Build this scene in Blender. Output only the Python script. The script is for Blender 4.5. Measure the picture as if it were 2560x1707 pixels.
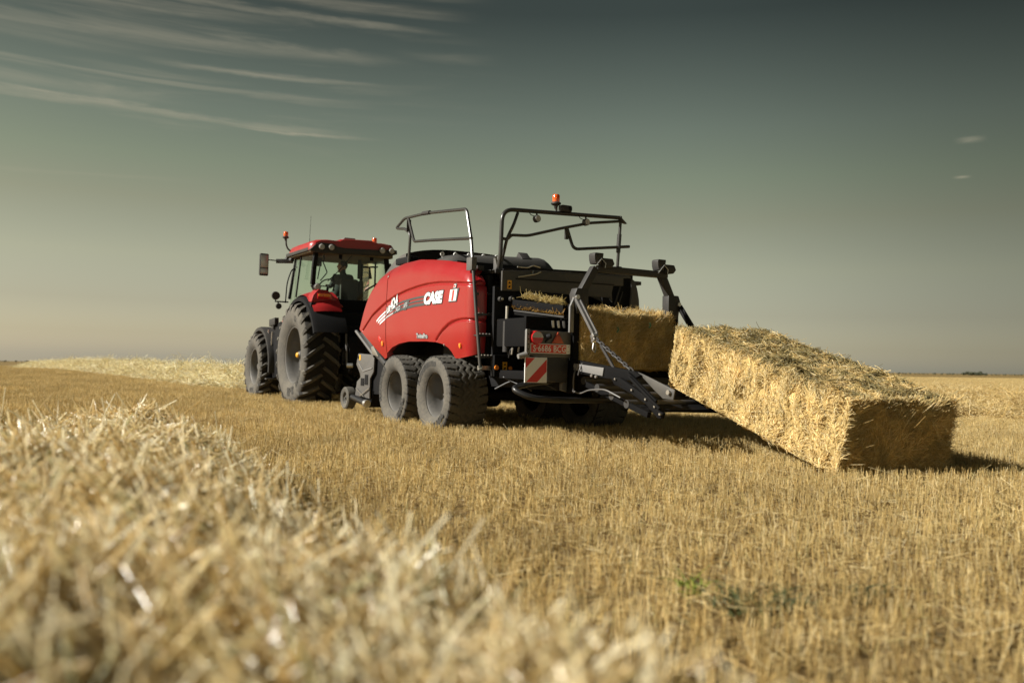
import bpy, math, random
import numpy as np
from mathutils import Vector, Matrix, Euler
for _o in list(bpy.data.objects): bpy.data.objects.remove(_o)
rnd = random.Random(7); rng = np.random.default_rng(11)
SC = bpy.context.scene; COL = SC.collection
R = math.radians
# ------------------------------------------------------------------ camera
CAM = np.array([-6.54, -10.47, 0.90]); YAW = R(31.0); PITCH = math.atan(57.5/2200.0); ROLL = R(1.4)
cd = bpy.data.cameras.new("camera"); cam = bpy.data.objects.new("camera", cd); COL.objects.link(cam)
cd.sensor_width = 36.0; cd.lens = 2200.0/2560.0*36.0; cd.clip_start = 0.05; cd.clip_end = 9000
_c = np.array([math.sin(YAW), math.cos(YAW), 0.0]); _r = np.array([math.cos(YAW), -math.sin(YAW), 0.0]); _z = np.array([0, 0, 1.0])
_F = _c*math.cos(PITCH)+_z*math.sin(PITCH); _U = -_c*math.sin(PITCH)+_z*math.cos(PITCH)
_R = _r*math.cos(ROLL)+_U*math.sin(ROLL); _V = _U*math.cos(ROLL)-_r*math.sin(ROLL)
cam.matrix_world = Matrix(((_R[0], _V[0], -_F[0], CAM[0]), (_R[1], _V[1], -_F[1], CAM[1]), (_R[2], _V[2], -_F[2], CAM[2]), (0, 0, 0, 1)))
cd.dof.use_dof = True; cd.dof.focus_distance = 10.5; cd.dof.aperture_fstop = 1.55
SC.camera = cam
SC.cycles.max_bounces = 9; SC.cycles.diffuse_bounces = 6; SC.cycles.glossy_bounces = 3; SC.cycles.transmission_bounces = 4; SC.cycles.transparent_max_bounces = 12
# ------------------------------------------------------------------ light
SUN_EL = R(32.5); SUN_AHEAD = R(17.0)
SUN = Vector((-math.cos(SUN_AHEAD)*math.cos(SUN_EL), math.sin(SUN_AHEAD)*math.cos(SUN_EL), math.sin(SUN_EL)))
sl = bpy.data.lights.new("sun", 'SUN'); sl.energy = 4.8; sl.angle = R(0.5); sl.color = (1.0, 0.96, 0.875)
so = bpy.data.objects.new("sun", sl); COL.objects.link(so); so.rotation_euler = SUN.to_track_quat('Z', 'Y').to_euler()
SC.view_settings.view_transform = 'Standard'; SC.view_settings.look = 'None'
SC.view_settings.exposure = 0.83; SC.view_settings.gamma = 1.0; SC.view_settings.use_curve_mapping = False
W = bpy.data.worlds.new("World"); SC.world = W; W.use_nodes = True

class NT:
    """small helper around a node tree"""
    def __init__(s, tree): s.t = tree
    def n(s, kind, **kw):
        d = s.t.nodes.new(kind)
        for k, v in kw.items(): setattr(d, k, v)
        return d
    def put(s, sock, v):
        if isinstance(v, bpy.types.NodeSocket): s.t.links.new(v, sock)
        elif v is not None: sock.default_value = v
    def m(s, op, a, b=None, c=None, clamp=False):
        d = s.n('ShaderNodeMath', operation=op); d.use_clamp = clamp
        s.put(d.inputs[0], a)
        if b is not None: s.put(d.inputs[1], b)
        if c is not None: s.put(d.inputs[2], c)
        return d.outputs[0]
    def vm(s, op, a, b=None, out=0):
        d = s.n('ShaderNodeVectorMath', operation=op); s.put(d.inputs[0], a)
        if b is not None: s.put(d.inputs[1], b)
        return d.outputs[out]
    def rng(s, v, a, b, c=0.0, d=1.0, smooth=True):
        k = s.n('ShaderNodeMapRange'); k.interpolation_type = 'SMOOTHSTEP' if smooth else 'LINEAR'; k.clamp = True
        s.put(k.inputs[0], v)
        for i, x in enumerate((a, b, c, d)): k.inputs[i+1].default_value = x
        return k.outputs[0]
    def mix(s, f, a, b, mode='MIX'):
        k = s.n('ShaderNodeMix', data_type='RGBA', blend_type=mode); s.put(k.inputs[0], f)
        s.put(k.inputs[6], a if isinstance(a, bpy.types.NodeSocket) else tuple(a)+((1,) if len(a) == 3 else ()))
        s.put(k.inputs[7], b if isinstance(b, bpy.types.NodeSocket) else tuple(b)+((1,) if len(b) == 3 else ()))
        return k.outputs[2]
    def ramp(s, f, stops):
        k = s.n('ShaderNodeValToRGB'); e = k.color_ramp.elements
        while len(e) < len(stops): e.new(0.5)
        for el, (p, c) in zip(e, stops): el.position = p; el.color = tuple(c)+(1,)
        s.put(k.inputs[0], f); return k.outputs[0]
    def noise(s, vec, scale, detail=3, rough=0.55, dist=0.0, out=0):
        k = s.n('ShaderNodeTexNoise'); s.put(k.inputs['Vector'], vec); k.inputs['Scale'].default_value = scale
        k.inputs['Detail'].default_value = detail; k.inputs['Roughness'].default_value = rough; k.inputs['Distortion'].default_value = dist
        return k.outputs[out]

def build_sky():
    t = NT(W.node_tree); t.t.nodes.clear()
    out = t.n('ShaderNodeOutputWorld'); bg = t.n('ShaderNodeBackground')
    sky = t.n('ShaderNodeTexSky', sky_type='NISHITA'); sky.sun_disc = False
    sky.sun_elevation = SUN_EL; sky.sun_rotation = math.atan2(SUN.x, SUN.y); sky.air_density = 1.0; sky.dust_density = 1.0
    g = t.n('ShaderNodeTexCoord').outputs['Generated']
    sep = t.n('ShaderNodeSeparateXYZ'); t.put(sep.inputs[0], g)
    el = t.m('ARCSINE', sep.outputs[2])                       # elevation, radians
    # azimuth measured clockwise from the machine's heading, about the view direction
    cx = t.vm('DOT_PRODUCT', g, tuple(_r), out=1); cz = t.vm('DOT_PRODUCT', g, tuple(_c), out=1)
    az = t.m('ARCTAN2', cx, cz)
    # the air that day: warm dust low down, clear dark slate above
    e = t.m('DIVIDE', el, R(28.0), clamp=True)
    tint = t.ramp(e, list(zip(SKY_P, SKY_T)))
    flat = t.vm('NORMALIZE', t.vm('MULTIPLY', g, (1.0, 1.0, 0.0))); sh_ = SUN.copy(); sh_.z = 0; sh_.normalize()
    sunward = t.vm('DOT_PRODUCT', flat, tuple(sh_), out=1)          # sky colour darkened opposite the sun to stand in for lens vignetting
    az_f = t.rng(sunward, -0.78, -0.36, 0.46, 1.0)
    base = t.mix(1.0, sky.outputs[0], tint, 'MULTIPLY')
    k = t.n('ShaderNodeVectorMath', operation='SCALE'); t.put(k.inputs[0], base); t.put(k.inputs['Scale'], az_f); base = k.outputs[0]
    # thin cirrus streaks
    comb = t.n('ShaderNodeCombineXYZ')
    sl_ = 0.0
    across = t.m('SUBTRACT', el, t.m('MULTIPLY', az, -sl_))
    t.put(comb.inputs[0], t.m('MULTIPLY', az, 2.2)); t.put(comb.inputs[1], t.m('MULTIPLY', across, 26.0)); comb.inputs[2].default_value = 3.7
    n1 = t.noise(comb.outputs[0], 1.6, 6, 0.62, 0.6)
    comb2 = t.n('ShaderNodeCombineXYZ'); t.put(comb2.inputs[0], t.m('MULTIPLY', az, 5.0)); t.put(comb2.inputs[1], t.m('MULTIPLY', across, 60.0)); comb2.inputs[2].default_value = 9.1
    n2 = t.noise(comb2.outputs[0], 1.3, 5, 0.65, 0.8)
    cloud = None
    # (elevation at azimuth -30 deg, half width, where it starts and ends, strength, slope)
    for e0, w, azs, azend, st, slp in [(14.5, 0.34, -60, -9, 0.34, -0.014), (14.25, 0.17, -21, -8.0, 0.50, -0.012), (15.2, 0.5, -60, -19, 0.16, 0.0), (16.3, 0.28, -45, -8.0, 0.24, -0.010), (16.7, 0.3, -29, -16.0, 0.18, 0.0), (17.6, 0.26, -25, -7.5, 0.36, -0.022), (17.9, 0.7, -40, -20, 0.18, 0.0), (18.5, 0.5, -60, -6.0, 0.24, 0.012), (19.3, 0.5, -9, -0.5, 0.26, -0.002), (18.95, 0.32, -15, -7, 0.28, 0.0), (19.9, 0.4, -60, -14, 0.22, 0.03), (21.3, 0.32, -40, -3.0, 0.28, -0.030), (20.5, 0.4, -34, -12.0, 0.20, 0.0), (22.2, 0.5, -60, -2.0, 0.24, -0.02), (23.2, 0.5, -60, -1.0, 0.22, -0.02), (10.4, 0.22, -50, -18, 0.09, 0.03)]:
        lin = t.m('MULTIPLY_ADD', t.m('ADD', az, R(30.0)), slp, R(e0))
        lin = t.m('ADD', lin, t.m('MULTIPLY', t.m('SUBTRACT', n1, 0.5), 0.026))
        d = t.m('ABSOLUTE', t.m('SUBTRACT', el, lin))
        p = t.rng(d, 0.0, R(w), 1.0, 0.0)
        p = t.m('MULTIPLY', p, t.m('MULTIPLY', t.rng(az, R(azend-7), R(azend), 1.0, 0.0), t.rng(az, R(azs), R(azs+7), 0.0, 1.0)))
        p = t.m('MULTIPLY', p, t.m('MULTIPLY', t.rng(n2, 0.22, 0.72, 0.30, 1.0), st))
        cloud = p if cloud is None else t.m('MAXIMUM', cloud, p)
    veil = t.m('MULTIPLY', t.rng(n1, 0.5, 0.85, 0.0, 0.30), t.m('MULTIPLY', t.rng(az, R(-22), R(2), 1.0, 0.0), t.rng(el, R(11), R(16), 0.0, 1.0)))
    cloud = t.m('ADD', cloud, veil, clamp=True)
    # two small puffs on the right
    for a0, e0, wa, we in [(27.4, 13.45, 1.0, 0.26), (27.0, 11.4, 0.6, 0.12)]:
        p = t.m('MULTIPLY', t.rng(t.m('ABSOLUTE', t.m('SUBTRACT', az, R(a0))), 0.0, R(wa), 1.0, 0.0), t.rng(t.m('ABSOLUTE', t.m('SUBTRACT', el, R(e0))), 0.0, R(we), 1.0, 0.0))
        cloud = t.m('MAXIMUM', cloud, t.m('MULTIPLY', p, t.rng(n2, 0.3, 0.6, 0.1, 0.45)))
    col = t.mix(cloud, base, SKY_CLOUD)
    t.put(bg.inputs[0], col); bg.inputs[1].default_value = 0.10
    t.put(out.inputs[0], bg.outputs[0])
SKY_T = [(0.78, 0.765, 0.77), (0.64, 0.59, 0.545), (0.575, 0.485, 0.40), (0.645, 0.505, 0.335), (0.59, 0.44, 0.245), (0.535, 0.43, 0.225), (0.455, 0.37, 0.203), (0.19, 0.162, 0.095)]
SKY_P = (0.0, 0.05, 0.12, 0.22, 0.34, 0.43, 0.54, 0.78)
SKY_CLOUD = (2.7, 2.4, 1.75)
build_sky()

# ------------------------------------------------------------------ noise + terrain
def hash3(ix, iy, iz, seed=0):
    h = (ix*374761393 + iy*668265263 + iz*2147483647 + seed*974711) & 0xFFFFFFFF
    h = ((h ^ (h >> 13))*1274126177) & 0xFFFFFFFF
    h = (h ^ (h >> 16)) & 0xFFFFFFFF
    return h/4294967295.0
def vnoise(p, seed=0):
    p = np.asarray(p, float); i = np.floor(p).astype(np.int64); f_ = p-i; f_ = f_*f_*(3-2*f_)
    r = 0
    for dx in (0, 1):
        for dy in (0, 1):
            for dz in (0, 1):
                w = (f_[:, 0] if dx else 1-f_[:, 0])*(f_[:, 1] if dy else 1-f_[:, 1])*(f_[:, 2] if dz else 1-f_[:, 2])
                r = r+w*hash3(i[:, 0]+dx, i[:, 1]+dy, i[:, 2]+dz, seed)
    return r*2-1
def fbm(p, seed=0, oct=4):
    s = 0; a = 1.0; p = np.asarray(p, float)
    for k in range(oct): s = s+a*vnoise(p, seed+k); p = p*2.03; a *= 0.5
    return s
def smooth(a, b, x):
    t = np.clip((np.asarray(x, float)-a)/(b-a), 0, 1); return t*t*(3-2*t)
def gz(x, y):
    x = np.asarray(x, float); y = np.asarray(y, float)
    dx = x-CAM[0]; dy = y-CAM[1]; d = dx*_c[0]+dy*_c[1]; xr = dx*_r[0]+dy*_r[1]; r = np.hypot(dx, dy)
    far = smooth(24, 110, r)*(-0.0035*np.abs(d)+0.0112*xr)
    und = smooth(30, 90, r)*0.10*np.sin(x*0.045+1.3)*np.sin(y*0.031)
    return far+und

# ------------------------------------------------------------------ materials
def newmat(name):
    m = bpy.data.materials.new(name); m.use_nodes = True; t = NT(m.node_tree)
    return m, t, m.node_tree.nodes['Principled BSDF']
def paint(name, col, rough=0.4, dust=0.25, metal=0.0, coat=0.0, dustcol=(0.30, 0.255, 0.18), spec=0.5, bump=0.0):
    m, t, b = newmat(name)
    o = t.n('ShaderNodeTexCoord').outputs['Object']
    n = t.noise(o, 2.3, 5, 0.6); n2 = t.noise(o, 31.0, 3, 0.6)
    f = t.m('MULTIPLY', t.rng(t.m('ADD', t.m('MULTIPLY', n, 0.65), t.m('MULTIPLY', n2, 0.35)), 0.35, 0.72, 0.15, 1.0), dust)
    t.put(b.inputs['Base Color'], t.mix(f, col, dustcol))
    t.put(b.inputs['Roughness'], t.m('MULTIPLY_ADD', f, 0.5, rough, clamp=True))
    b.inputs['Metallic'].default_value = metal; b.inputs['Coat Weight'].default_value = coat; b.inputs['Coat Roughness'].default_value = 0.12
    b.inputs['Specular IOR Level'].default_value = spec
    if bump:
        k = t.n('ShaderNodeBump'); k.inputs['Strength'].default_value = bump; k.inputs['Distance'].default_value = 0.01
        t.put(k.inputs['Height'], n2); t.put(b.inputs['Normal'], k.outputs[0])
    return m
M = {}
M['red'] = paint('red_paint', (0.285, 0.0075, 0.0095), 0.30, 0.05, coat=0.30)
M['redroof'] = paint('red_roof_paint', (0.31, 0.0085, 0.0105), 0.38, 0.05, coat=0.25)
M['black'] = paint('black_paint', (0.0085, 0.0085, 0.0095), 0.68, 0.012, spec=0.14)
M['blackgloss'] = paint('black_gloss', (0.0085, 0.0085, 0.0095), 0.42, 0.012, coat=0.2)
M['char'] = paint('charcoal_plastic', (0.033, 0.032, 0.032), 0.50, 0.05, spec=0.3)
M['hood'] = paint('dark_grey_hood', (0.050, 0.049, 0.048), 0.42, 0.10)
M['matblack'] = paint('matt_black_frame', (0.006, 0.006, 0.0065), 0.75, 0.010, spec=0.06)
M['tube'] = paint('charcoal_tube', (0.028, 0.027, 0.026), 0.30, 0.05)
M['grey'] = paint('grey_plate', (0.085, 0.083, 0.082), 0.42, 0.12)
M['lgrey'] = paint('light_grey_cover', (0.17, 0.168, 0.166), 0.38, 0.12)
M['steel'] = paint('bright_steel', (0.55, 0.54, 0.52), 0.30, 0.2, metal=0.9)
M['rubber'] = paint('dusty_rubber', (0.055, 0.052, 0.047), 0.75, 0.62, dustcol=(0.19, 0.170, 0.135), spec=0.3, bump=0.3)
M['treadgap'] = paint('dark_tread_gap', (0.020, 0.019, 0.018), 0.8, 0.25, dustcol=(0.07, 0.06, 0.045), spec=0.2)
M['rubberdark'] = paint('dark_rubber', (0.018, 0.018, 0.018), 0.7, 0.1)
M['rim'] = paint('silver_rim', (0.105, 0.102, 0.098), 0.40, 0.30, metal=0.3, dustcol=(0.22, 0.20, 0.165))
M['white'] = paint('white_decal', (0.78, 0.78, 0.76), 0.4, 0.05)
M['dgrey'] = paint('dark_grey_decal', (0.055, 0.058, 0.060), 0.4, 0.05)
M['sgrey'] = paint('silver_grey_decal', (0.34, 0.35, 0.36), 0.35, 0.05)
M['reddecal'] = paint('red_decal', (0.62, 0.028, 0.024), 0.4, 0.05)
M['yellow'] = paint('yellow_sticker', (0.75, 0.36, 0.02), 0.45, 0.08)
M['orangelens'] = paint('orange_lens', (0.85, 0.26, 0.03), 0.2, 0.03, coat=0.5)
M['redlens'] = paint('red_lens', (0.50, 0.012, 0.015), 0.2, 0.03, coat=0.5)
M['clear'] = paint('clear_lens', (0.40, 0.39, 0.38), 0.22, 0.05, coat=0.6)
M['cloth'] = paint('dark_work_shirt', (0.030, 0.036, 0.036), 0.8, 0.0)
M['skin'] = paint('skin', (0.30, 0.17, 0.11), 0.55, 0.0)
M['hair'] = paint('dark_hair', (0.020, 0.016, 0.012), 0.7, 0.0)
M['seat'] = paint('dark_seat_cloth', (0.030, 0.030, 0.028), 0.85, 0.1)
M['liner'] = paint('tan_headliner', (0.16, 0.13, 0.075), 0.8, 0.1)
M['twine'] = paint('green_twine', (0.05, 0.22, 0.12), 0.6, 0.1)
def beacon_mat():
    m, t, b = newmat('beacon_lens'); b.inputs['Base Color'].default_value = (0.9, 0.14, 0.02, 1); b.inputs['Roughness'].default_value = 0.12
    b.inputs['Transmission Weight'].default_value = 0.35; b.inputs['Coat Weight'].default_value = 0.6
    o = t.n('ShaderNodeTexCoord').outputs['Object']; n = t.noise(o, 20, 2); t.put(b.inputs['Base Color'], t.mix(n, (0.95, 0.22, 0.02), (0.8, 0.05, 0.02)))
    return m
M['beacon'] = beacon_mat()
def glass_mat():
    m = bpy.data.materials.new('green_tinted_glass'); m.use_nodes = True; t = NT(m.node_tree); t.t.nodes.clear()
    o = t.n('ShaderNodeOutputMaterial'); tr = t.n('ShaderNodeBsdfTransparent'); gl = t.n('ShaderNodeBsdfGlossy'); mx = t.n('ShaderNodeMixShader')
    n = t.noise(t.n('ShaderNodeTexCoord').outputs['Object'], 6.0, 3)
    t.put(tr.inputs[0], t.mix(n, (0.88, 0.96, 0.88), (0.82, 0.92, 0.82))); gl.inputs['Roughness'].default_value = 0.03
    fr = t.n('ShaderNodeFresnel'); fr.inputs[0].default_value = 1.45
    t.put(mx.inputs[0], t.m('MULTIPLY', fr.outputs[0], 0.9)); t.put(mx.inputs[1], tr.outputs[0]); t.put(mx.inputs[2], gl.outputs[0]); t.put(o.inputs[0], mx.outputs[0])
    return m
M['glass'] = glass_mat()
def straw_mat(name, gain=(1, 1, 1), trans=0.28, rough=0.38, spec=0.5, patch=0.0):
    """straw strands: colour per strand from the vertex colour, thin and a little translucent, waxy gloss"""
    m, t, b = newmat(name); at = t.n('ShaderNodeVertexColor', layer_name='Col')
    c = t.mix(1.0, at.outputs[0], gain, 'MULTIPLY')
    if patch:        # weathered and fresh patches of the field
        po = t.n('ShaderNodeNewGeometry').outputs['Position']; pn = t.m('ADD', t.m('MULTIPLY', t.noise(po, 0.7, 4, 0.6), 0.6), t.m('MULTIPLY', t.noise(po, 5.0, 3, 0.6), 0.4))
        c = t.mix(t.rng(pn, 0.36, 0.64), t.mix(1.0, c, (1-patch, 1-patch*1.1, 1-patch*1.2), 'MULTIPLY'), c)
    t.put(b.inputs['Base Color'], c); b.inputs['Roughness'].default_value = rough; b.inputs['Specular IOR Level'].default_value = spec
    tl = t.n('ShaderNodeBsdfTranslucent'); t.put(tl.inputs[0], c)
    mx = t.n('ShaderNodeMixShader'); mx.inputs[0].default_value = trans
    out = [n for n in t.t.nodes if n.type == 'OUTPUT_MATERIAL'][0]
    t.put(mx.inputs[1], b.outputs[0]); t.put(mx.inputs[2], tl.outputs[0]); t.put(out.inputs[0], mx.outputs[0])
    return m
M['stubble'] = straw_mat('stubble_straw', (1.36, 1.32, 1.12), 0.34, patch=0.28)
M['fgstraw'] = straw_mat('windrow_straw', (1.46, 1.52, 1.62), 0.48, 0.20, 1.0)
M['palestraw'] = straw_mat('pale_windrow_straw', (1.45, 1.60, 1.85), 0.3)
M['balestraw'] = straw_mat('bale_straw', (1.27, 1.21, 1.02), 0.25, 0.34)
M['weed'] = straw_mat('weed_leaf', (1, 1, 1), 0.35, 0.5)
def bulk_mat(name, cols, scale, stretch=(1, 1, 1), bump=0.6, dist=0.02):
    m, t, b = newmat(name); o = t.n('ShaderNodeTexCoord').outputs['Object']
    v = t.vm('MULTIPLY', o, stretch); n = t.noise(v, scale, 6, 0.7, 0.8); n2 = t.noise(o, scale*0.13, 3)
    c = t.ramp(n, [(0.28, cols[0]), (0.5, cols[1]), (0.72, cols[2])]); c = t.mix(t.rng(n2, 0.3, 0.7, 0.0, 0.35), c, cols[0])
    t.put(b.inputs['Base Color'], c); b.inputs['Roughness'].default_value = 0.75; b.inputs['Specular IOR Level'].default_value = 0.2
    k = t.n('ShaderNodeBump'); k.inputs['Strength'].default_value = bump; k.inputs['Distance'].default_value = dist; t.put(k.inputs['Height'], n); t.put(b.inputs['Normal'], k.outputs[0])
    return m
M['balebulk'] = bulk_mat('packed_straw', [(0.24, 0.155, 0.055), (0.48, 0.34, 0.13), (0.64, 0.49, 0.22)], 70, (1, 1, 0.45))
M['mound'] = bulk_mat('loose_straw_bed', [(0.42, 0.34, 0.19), (0.64, 0.55, 0.34), (0.76, 0.69, 0.50)], 60)
M['palemound'] = bulk_mat('pale_straw_bed', [(0.46, 0.43, 0.29), (0.70, 0.67, 0.52), (0.82, 0.80, 0.68)], 14)
M['farmound'] = bulk_mat('far_straw_bed', [(0.22, 0.155, 0.065), (0.38, 0.28, 0.125), (0.46, 0.36, 0.18)], 9)
def ground_mat():
    m, t, b = newmat('harvested_field'); o = t.n('ShaderNodeTexCoord').outputs['Object']
    n = t.noise(o, 45, 5, 0.7); n2 = t.noise(o, 0.35, 4); n3 = t.noise(t.vm('MULTIPLY', o, (1.0, 0.12, 1.0)), 0.9, 5, 0.65)
    near = t.ramp(n, [(0.3, (0.085, 0.055, 0.022)), (0.52, (0.20, 0.135, 0.055)), (0.75, (0.36, 0.26, 0.115))])
    far = t.ramp(t.m('ADD', t.m('MULTIPLY', n3, 0.6), t.m('MULTIPLY', n2, 0.4)), [(0.32, (0.13, 0.088, 0.034)), (0.5, (0.19, 0.132, 0.052)), (0.68, (0.25, 0.185, 0.080))])  # far colour darkened: the stubble's self-shadowing is put into it
    geo = t.n('ShaderNodeNewGeometry').outputs['Position']
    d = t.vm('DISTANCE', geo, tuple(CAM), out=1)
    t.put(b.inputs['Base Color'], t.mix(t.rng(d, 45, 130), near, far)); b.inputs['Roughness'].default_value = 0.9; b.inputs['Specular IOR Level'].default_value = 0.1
    k = t.n('ShaderNodeBump'); k.inputs['Strength'].default_value = 0.5; k.inputs['Distance'].default_value = 0.03; t.put(k.inputs['Height'], n); t.put(b.inputs['Normal'], k.outputs[0])
    return m
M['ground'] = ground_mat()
M['farleaf'] = bulk_mat('far_foliage', [(0.018, 0.022, 0.012), (0.035, 0.04, 0.022), (0.06, 0.06, 0.035)], 0.5)

# ------------------------------------------------------------------ object helpers
def tag(o, label=None, cat=None, group=None, kind=None):
    for k, v in (('label', label), ('category', cat), ('group', group), ('kind', kind)):
        if v: o[k] = v
    return o
def empty(name, loc=(0, 0, 0), parent=None):
    o = bpy.data.objects.new(name, None); COL.objects.link(o); o.location = loc; o.empty_display_size = 0.2
    if parent is not None: o.parent = parent
    return o
def link(name, me, mat, parent=None, loc=None):
    o = bpy.data.objects.new(name, me); COL.objects.link(o)
    if mat is not None and not me.materials: me.materials.append(M[mat] if isinstance(mat, str) else mat)
    if parent is not None:
        o.parent = parent
        if loc is None:                      # mesh given in world coordinates
            w = Vector((0, 0, 0)); q = parent
            while q is not None: w += Vector(q.location); q = q.parent
            o.location = -w
        else: o.location = loc
    elif loc is not None: o.location = loc
    return o
class MB:
    def __init__(s): s.v = []; s.f = []
    def add(s, vs, fs):
        k = len(s.v); s.v.extend([tuple(map(float, p)) for p in vs]); s.f.extend([tuple(i+k for i in q) for q in fs]); return s
    def box(s, c, d, rot=None):
        x, y, z = (k/2 for k in d); vs = [(-x, -y, -z), (x, -y, -z), (x, y, -z), (-x, y, -z), (-x, -y, z), (x, -y, z), (x, y, z), (-x, y, z)]
        if rot is not None:
            mt = Euler(rot).to_matrix(); vs = [tuple(mt @ Vector(p)) for p in vs]
        vs = [(p[0]+c[0], p[1]+c[1], p[2]+c[2]) for p in vs]
        return s.add(vs, [(0, 3, 2, 1), (4, 5, 6, 7), (0, 1, 5, 4), (1, 2, 6, 5), (2, 3, 7, 6), (3, 0, 4, 7)])
    def bar(s, a, b, w, h, up=(0, 0, 1)):
        """rectangular bar from a to b, w across, h along up"""
        a = Vector(a); b = Vector(b); d = (b-a).normalized(); u = Vector(up); sx = d.cross(u)
        if sx.length < 1e-4: sx = d.cross(Vector((1, 0, 0)))
        sx.normalize(); u = sx.cross(d).normalized(); sx *= w/2; u *= h/2
        vs = [a-sx-u, a+sx-u, a+sx+u, a-sx+u, b-sx-u, b+sx-u, b+sx+u, b-sx+u]
        return s.add(vs, [(0, 1, 2, 3), (4, 7, 6, 5), (0, 4, 5, 1), (1, 5, 6, 2), (2, 6, 7, 3), (3, 7, 4, 0)])
    def tube(s, pts, r, n=10, cap=True):
        pts = [Vector(p) for p in pts]; m = len(pts); rs = r if isinstance(r, (list, tuple)) else [r]*m
        t0 = (pts[1]-pts[0]).normalized(); nn = t0.orthogonal().normalized(); vs = []
        for i, p in enumerate(pts):
            t = ((pts[min(i+1, m-1)]-pts[i]).normalized()+(pts[i]-pts[max(i-1, 0)]).normalized())
            t = t.normalized() if t.length > 1e-6 else t0
            nn = (nn-t*nn.dot(t)).normalized(); bb = t.cross(nn)
            for k in range(n):
                a = 2*math.pi*k/n; vs.append(p+(nn*math.cos(a)+bb*math.sin(a))*rs[i])
        fs = [(i*n+k, i*n+(k+1) % n, (i+1)*n+(k+1) % n, (i+1)*n+k) for i in range(m-1) for k in range(n)]
        if cap: fs += [tuple(reversed(range(n))), tuple((m-1)*n+k for k in range(n))]
        return s.add(vs, fs)
    def cyl(s, a, b, r, n=20, r2=None): return s.tube([a, b], [r, r if r2 is None else r2], n)
    def prism(s, poly, axis, lo, hi):
        """extrude a polygon given in the two other axes (in xyz order) along an axis"""
        n = len(poly); vs = []
        for h in (lo, hi):
            for p in poly: vs.append({'X': (h, p[0], p[1]), 'Y': (p[0], h, p[1]), 'Z': (p[0], p[1], h)}[axis])
        return s.add(vs, [tuple(range(n)), tuple(range(2*n-1, n-1, -1))]+[(i, i+n, (i+1) % n+n, (i+1) % n) for i in range(n)])
    def lathe(s, prof, n=48, c=(0, 0, 0), cap=False):
        """profile of (radius, x) turned about the X axis"""
        vs = []; m = len(prof)
        for k in range(n):
            a = 2*math.pi*k/n
            for r_, x in prof: vs.append((c[0]+x, c[1]+r_*math.cos(a), c[2]+r_*math.sin(a)))
        fs = [(k*m+i, k*m+i+1, ((k+1) % n)*m+i+1, ((k+1) % n)*m+i) for k in range(n) for i in range(m-1)]
        if cap: fs += [tuple(k*m for k in range(n)), tuple(k*m+m-1 for k in range(n))]
        return s.add(vs, fs)
    def grid(s, P):
        P = np.asarray(P); a, b = P.shape[:2]
        return s.add(P.reshape(-1, 3), [(i*b+j, i*b+j+1, (i+1)*b+j+1, (i+1)*b+j) for i in range(a-1) for j in range(b-1)])
    def mesh(s, name, sm=True, ang=35, bevel=0.0):
        import bmesh
        me = bpy.data.meshes.new(name); me.from_pydata(s.v, [], s.f); me.update()
        bm = bmesh.new(); bm.from_mesh(me); bmesh.ops.recalc_face_normals(bm, faces=bm.faces)
        if bevel > 0:
            es = [e for e in bm.edges if len(e.link_faces) == 2 and e.calc_face_angle(0) > 0.6]
            try: bmesh.ops.bevel(bm, geom=es, offset=bevel, segments=2, affect='EDGES', profile=0.6, clamp_overlap=True)
            except Exception: pass
        bm.to_mesh(me); bm.free()
        if sm:
            me.polygons.foreach_set('use_smooth', [True]*len(me.polygons))
            try: me.set_sharp_from_angle(angle=R(ang))
            except Exception: pass
        return me
    def build(s, name, mat, parent=None, loc=None, sm=True, ang=35, bevel=0.0):
        return link(name, s.mesh(name, sm, ang, bevel), mat, parent, loc)
def arcpts(pts, r=0.06, n=5):
    """round the corners of a polyline"""
    pts = [Vector(p) for p in pts]; out = [pts[0]]
    for i in range(1, len(pts)-1):
        a, b, c = pts[i-1], pts[i], pts[i+1]; d1 = (a-b); d2 = (c-b); rr = min(r, d1.length*0.45, d2.length*0.45)
        p1 = b+d1.normalized()*rr; p2 = b+d2.normalized()*rr
        for k in range(n+1):
            t = k/n; out.append(p1*(1-t)**2+b*2*t*(1-t)+p2*t*t)
    out.append(pts[-1]); return out
def text_mesh(body, size, off=0.0, shear=0.0, space=1.0, sx=1.0):
    """flat lettering: list of (u, v) points and triangles, baseline at v=0 starting at u=0"""
    cu = bpy.data.curves.new('lettering', 'FONT'); cu.body = body; cu.size = size; cu.offset = off; cu.shear = shear; cu.space_character = space
    cu.resolution_u = 3; ob = bpy.data.objects.new('lettering', cu); COL.objects.link(ob)
    dg = bpy.context.evaluated_depsgraph_get(); me = bpy.data.meshes.new_from_object(ob.evaluated_get(dg))
    V = [(v.co.x*sx, v.co.y) for v in me.vertices]; Fs = [tuple(p.vertices) for p in me.polygons]
    bpy.data.objects.remove(ob); bpy.data.curves.remove(cu); bpy.data.meshes.remove(me)
    return V, Fs
def text_width(V): xs = [p[0] for p in V]; return min(xs), max(xs)

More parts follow.
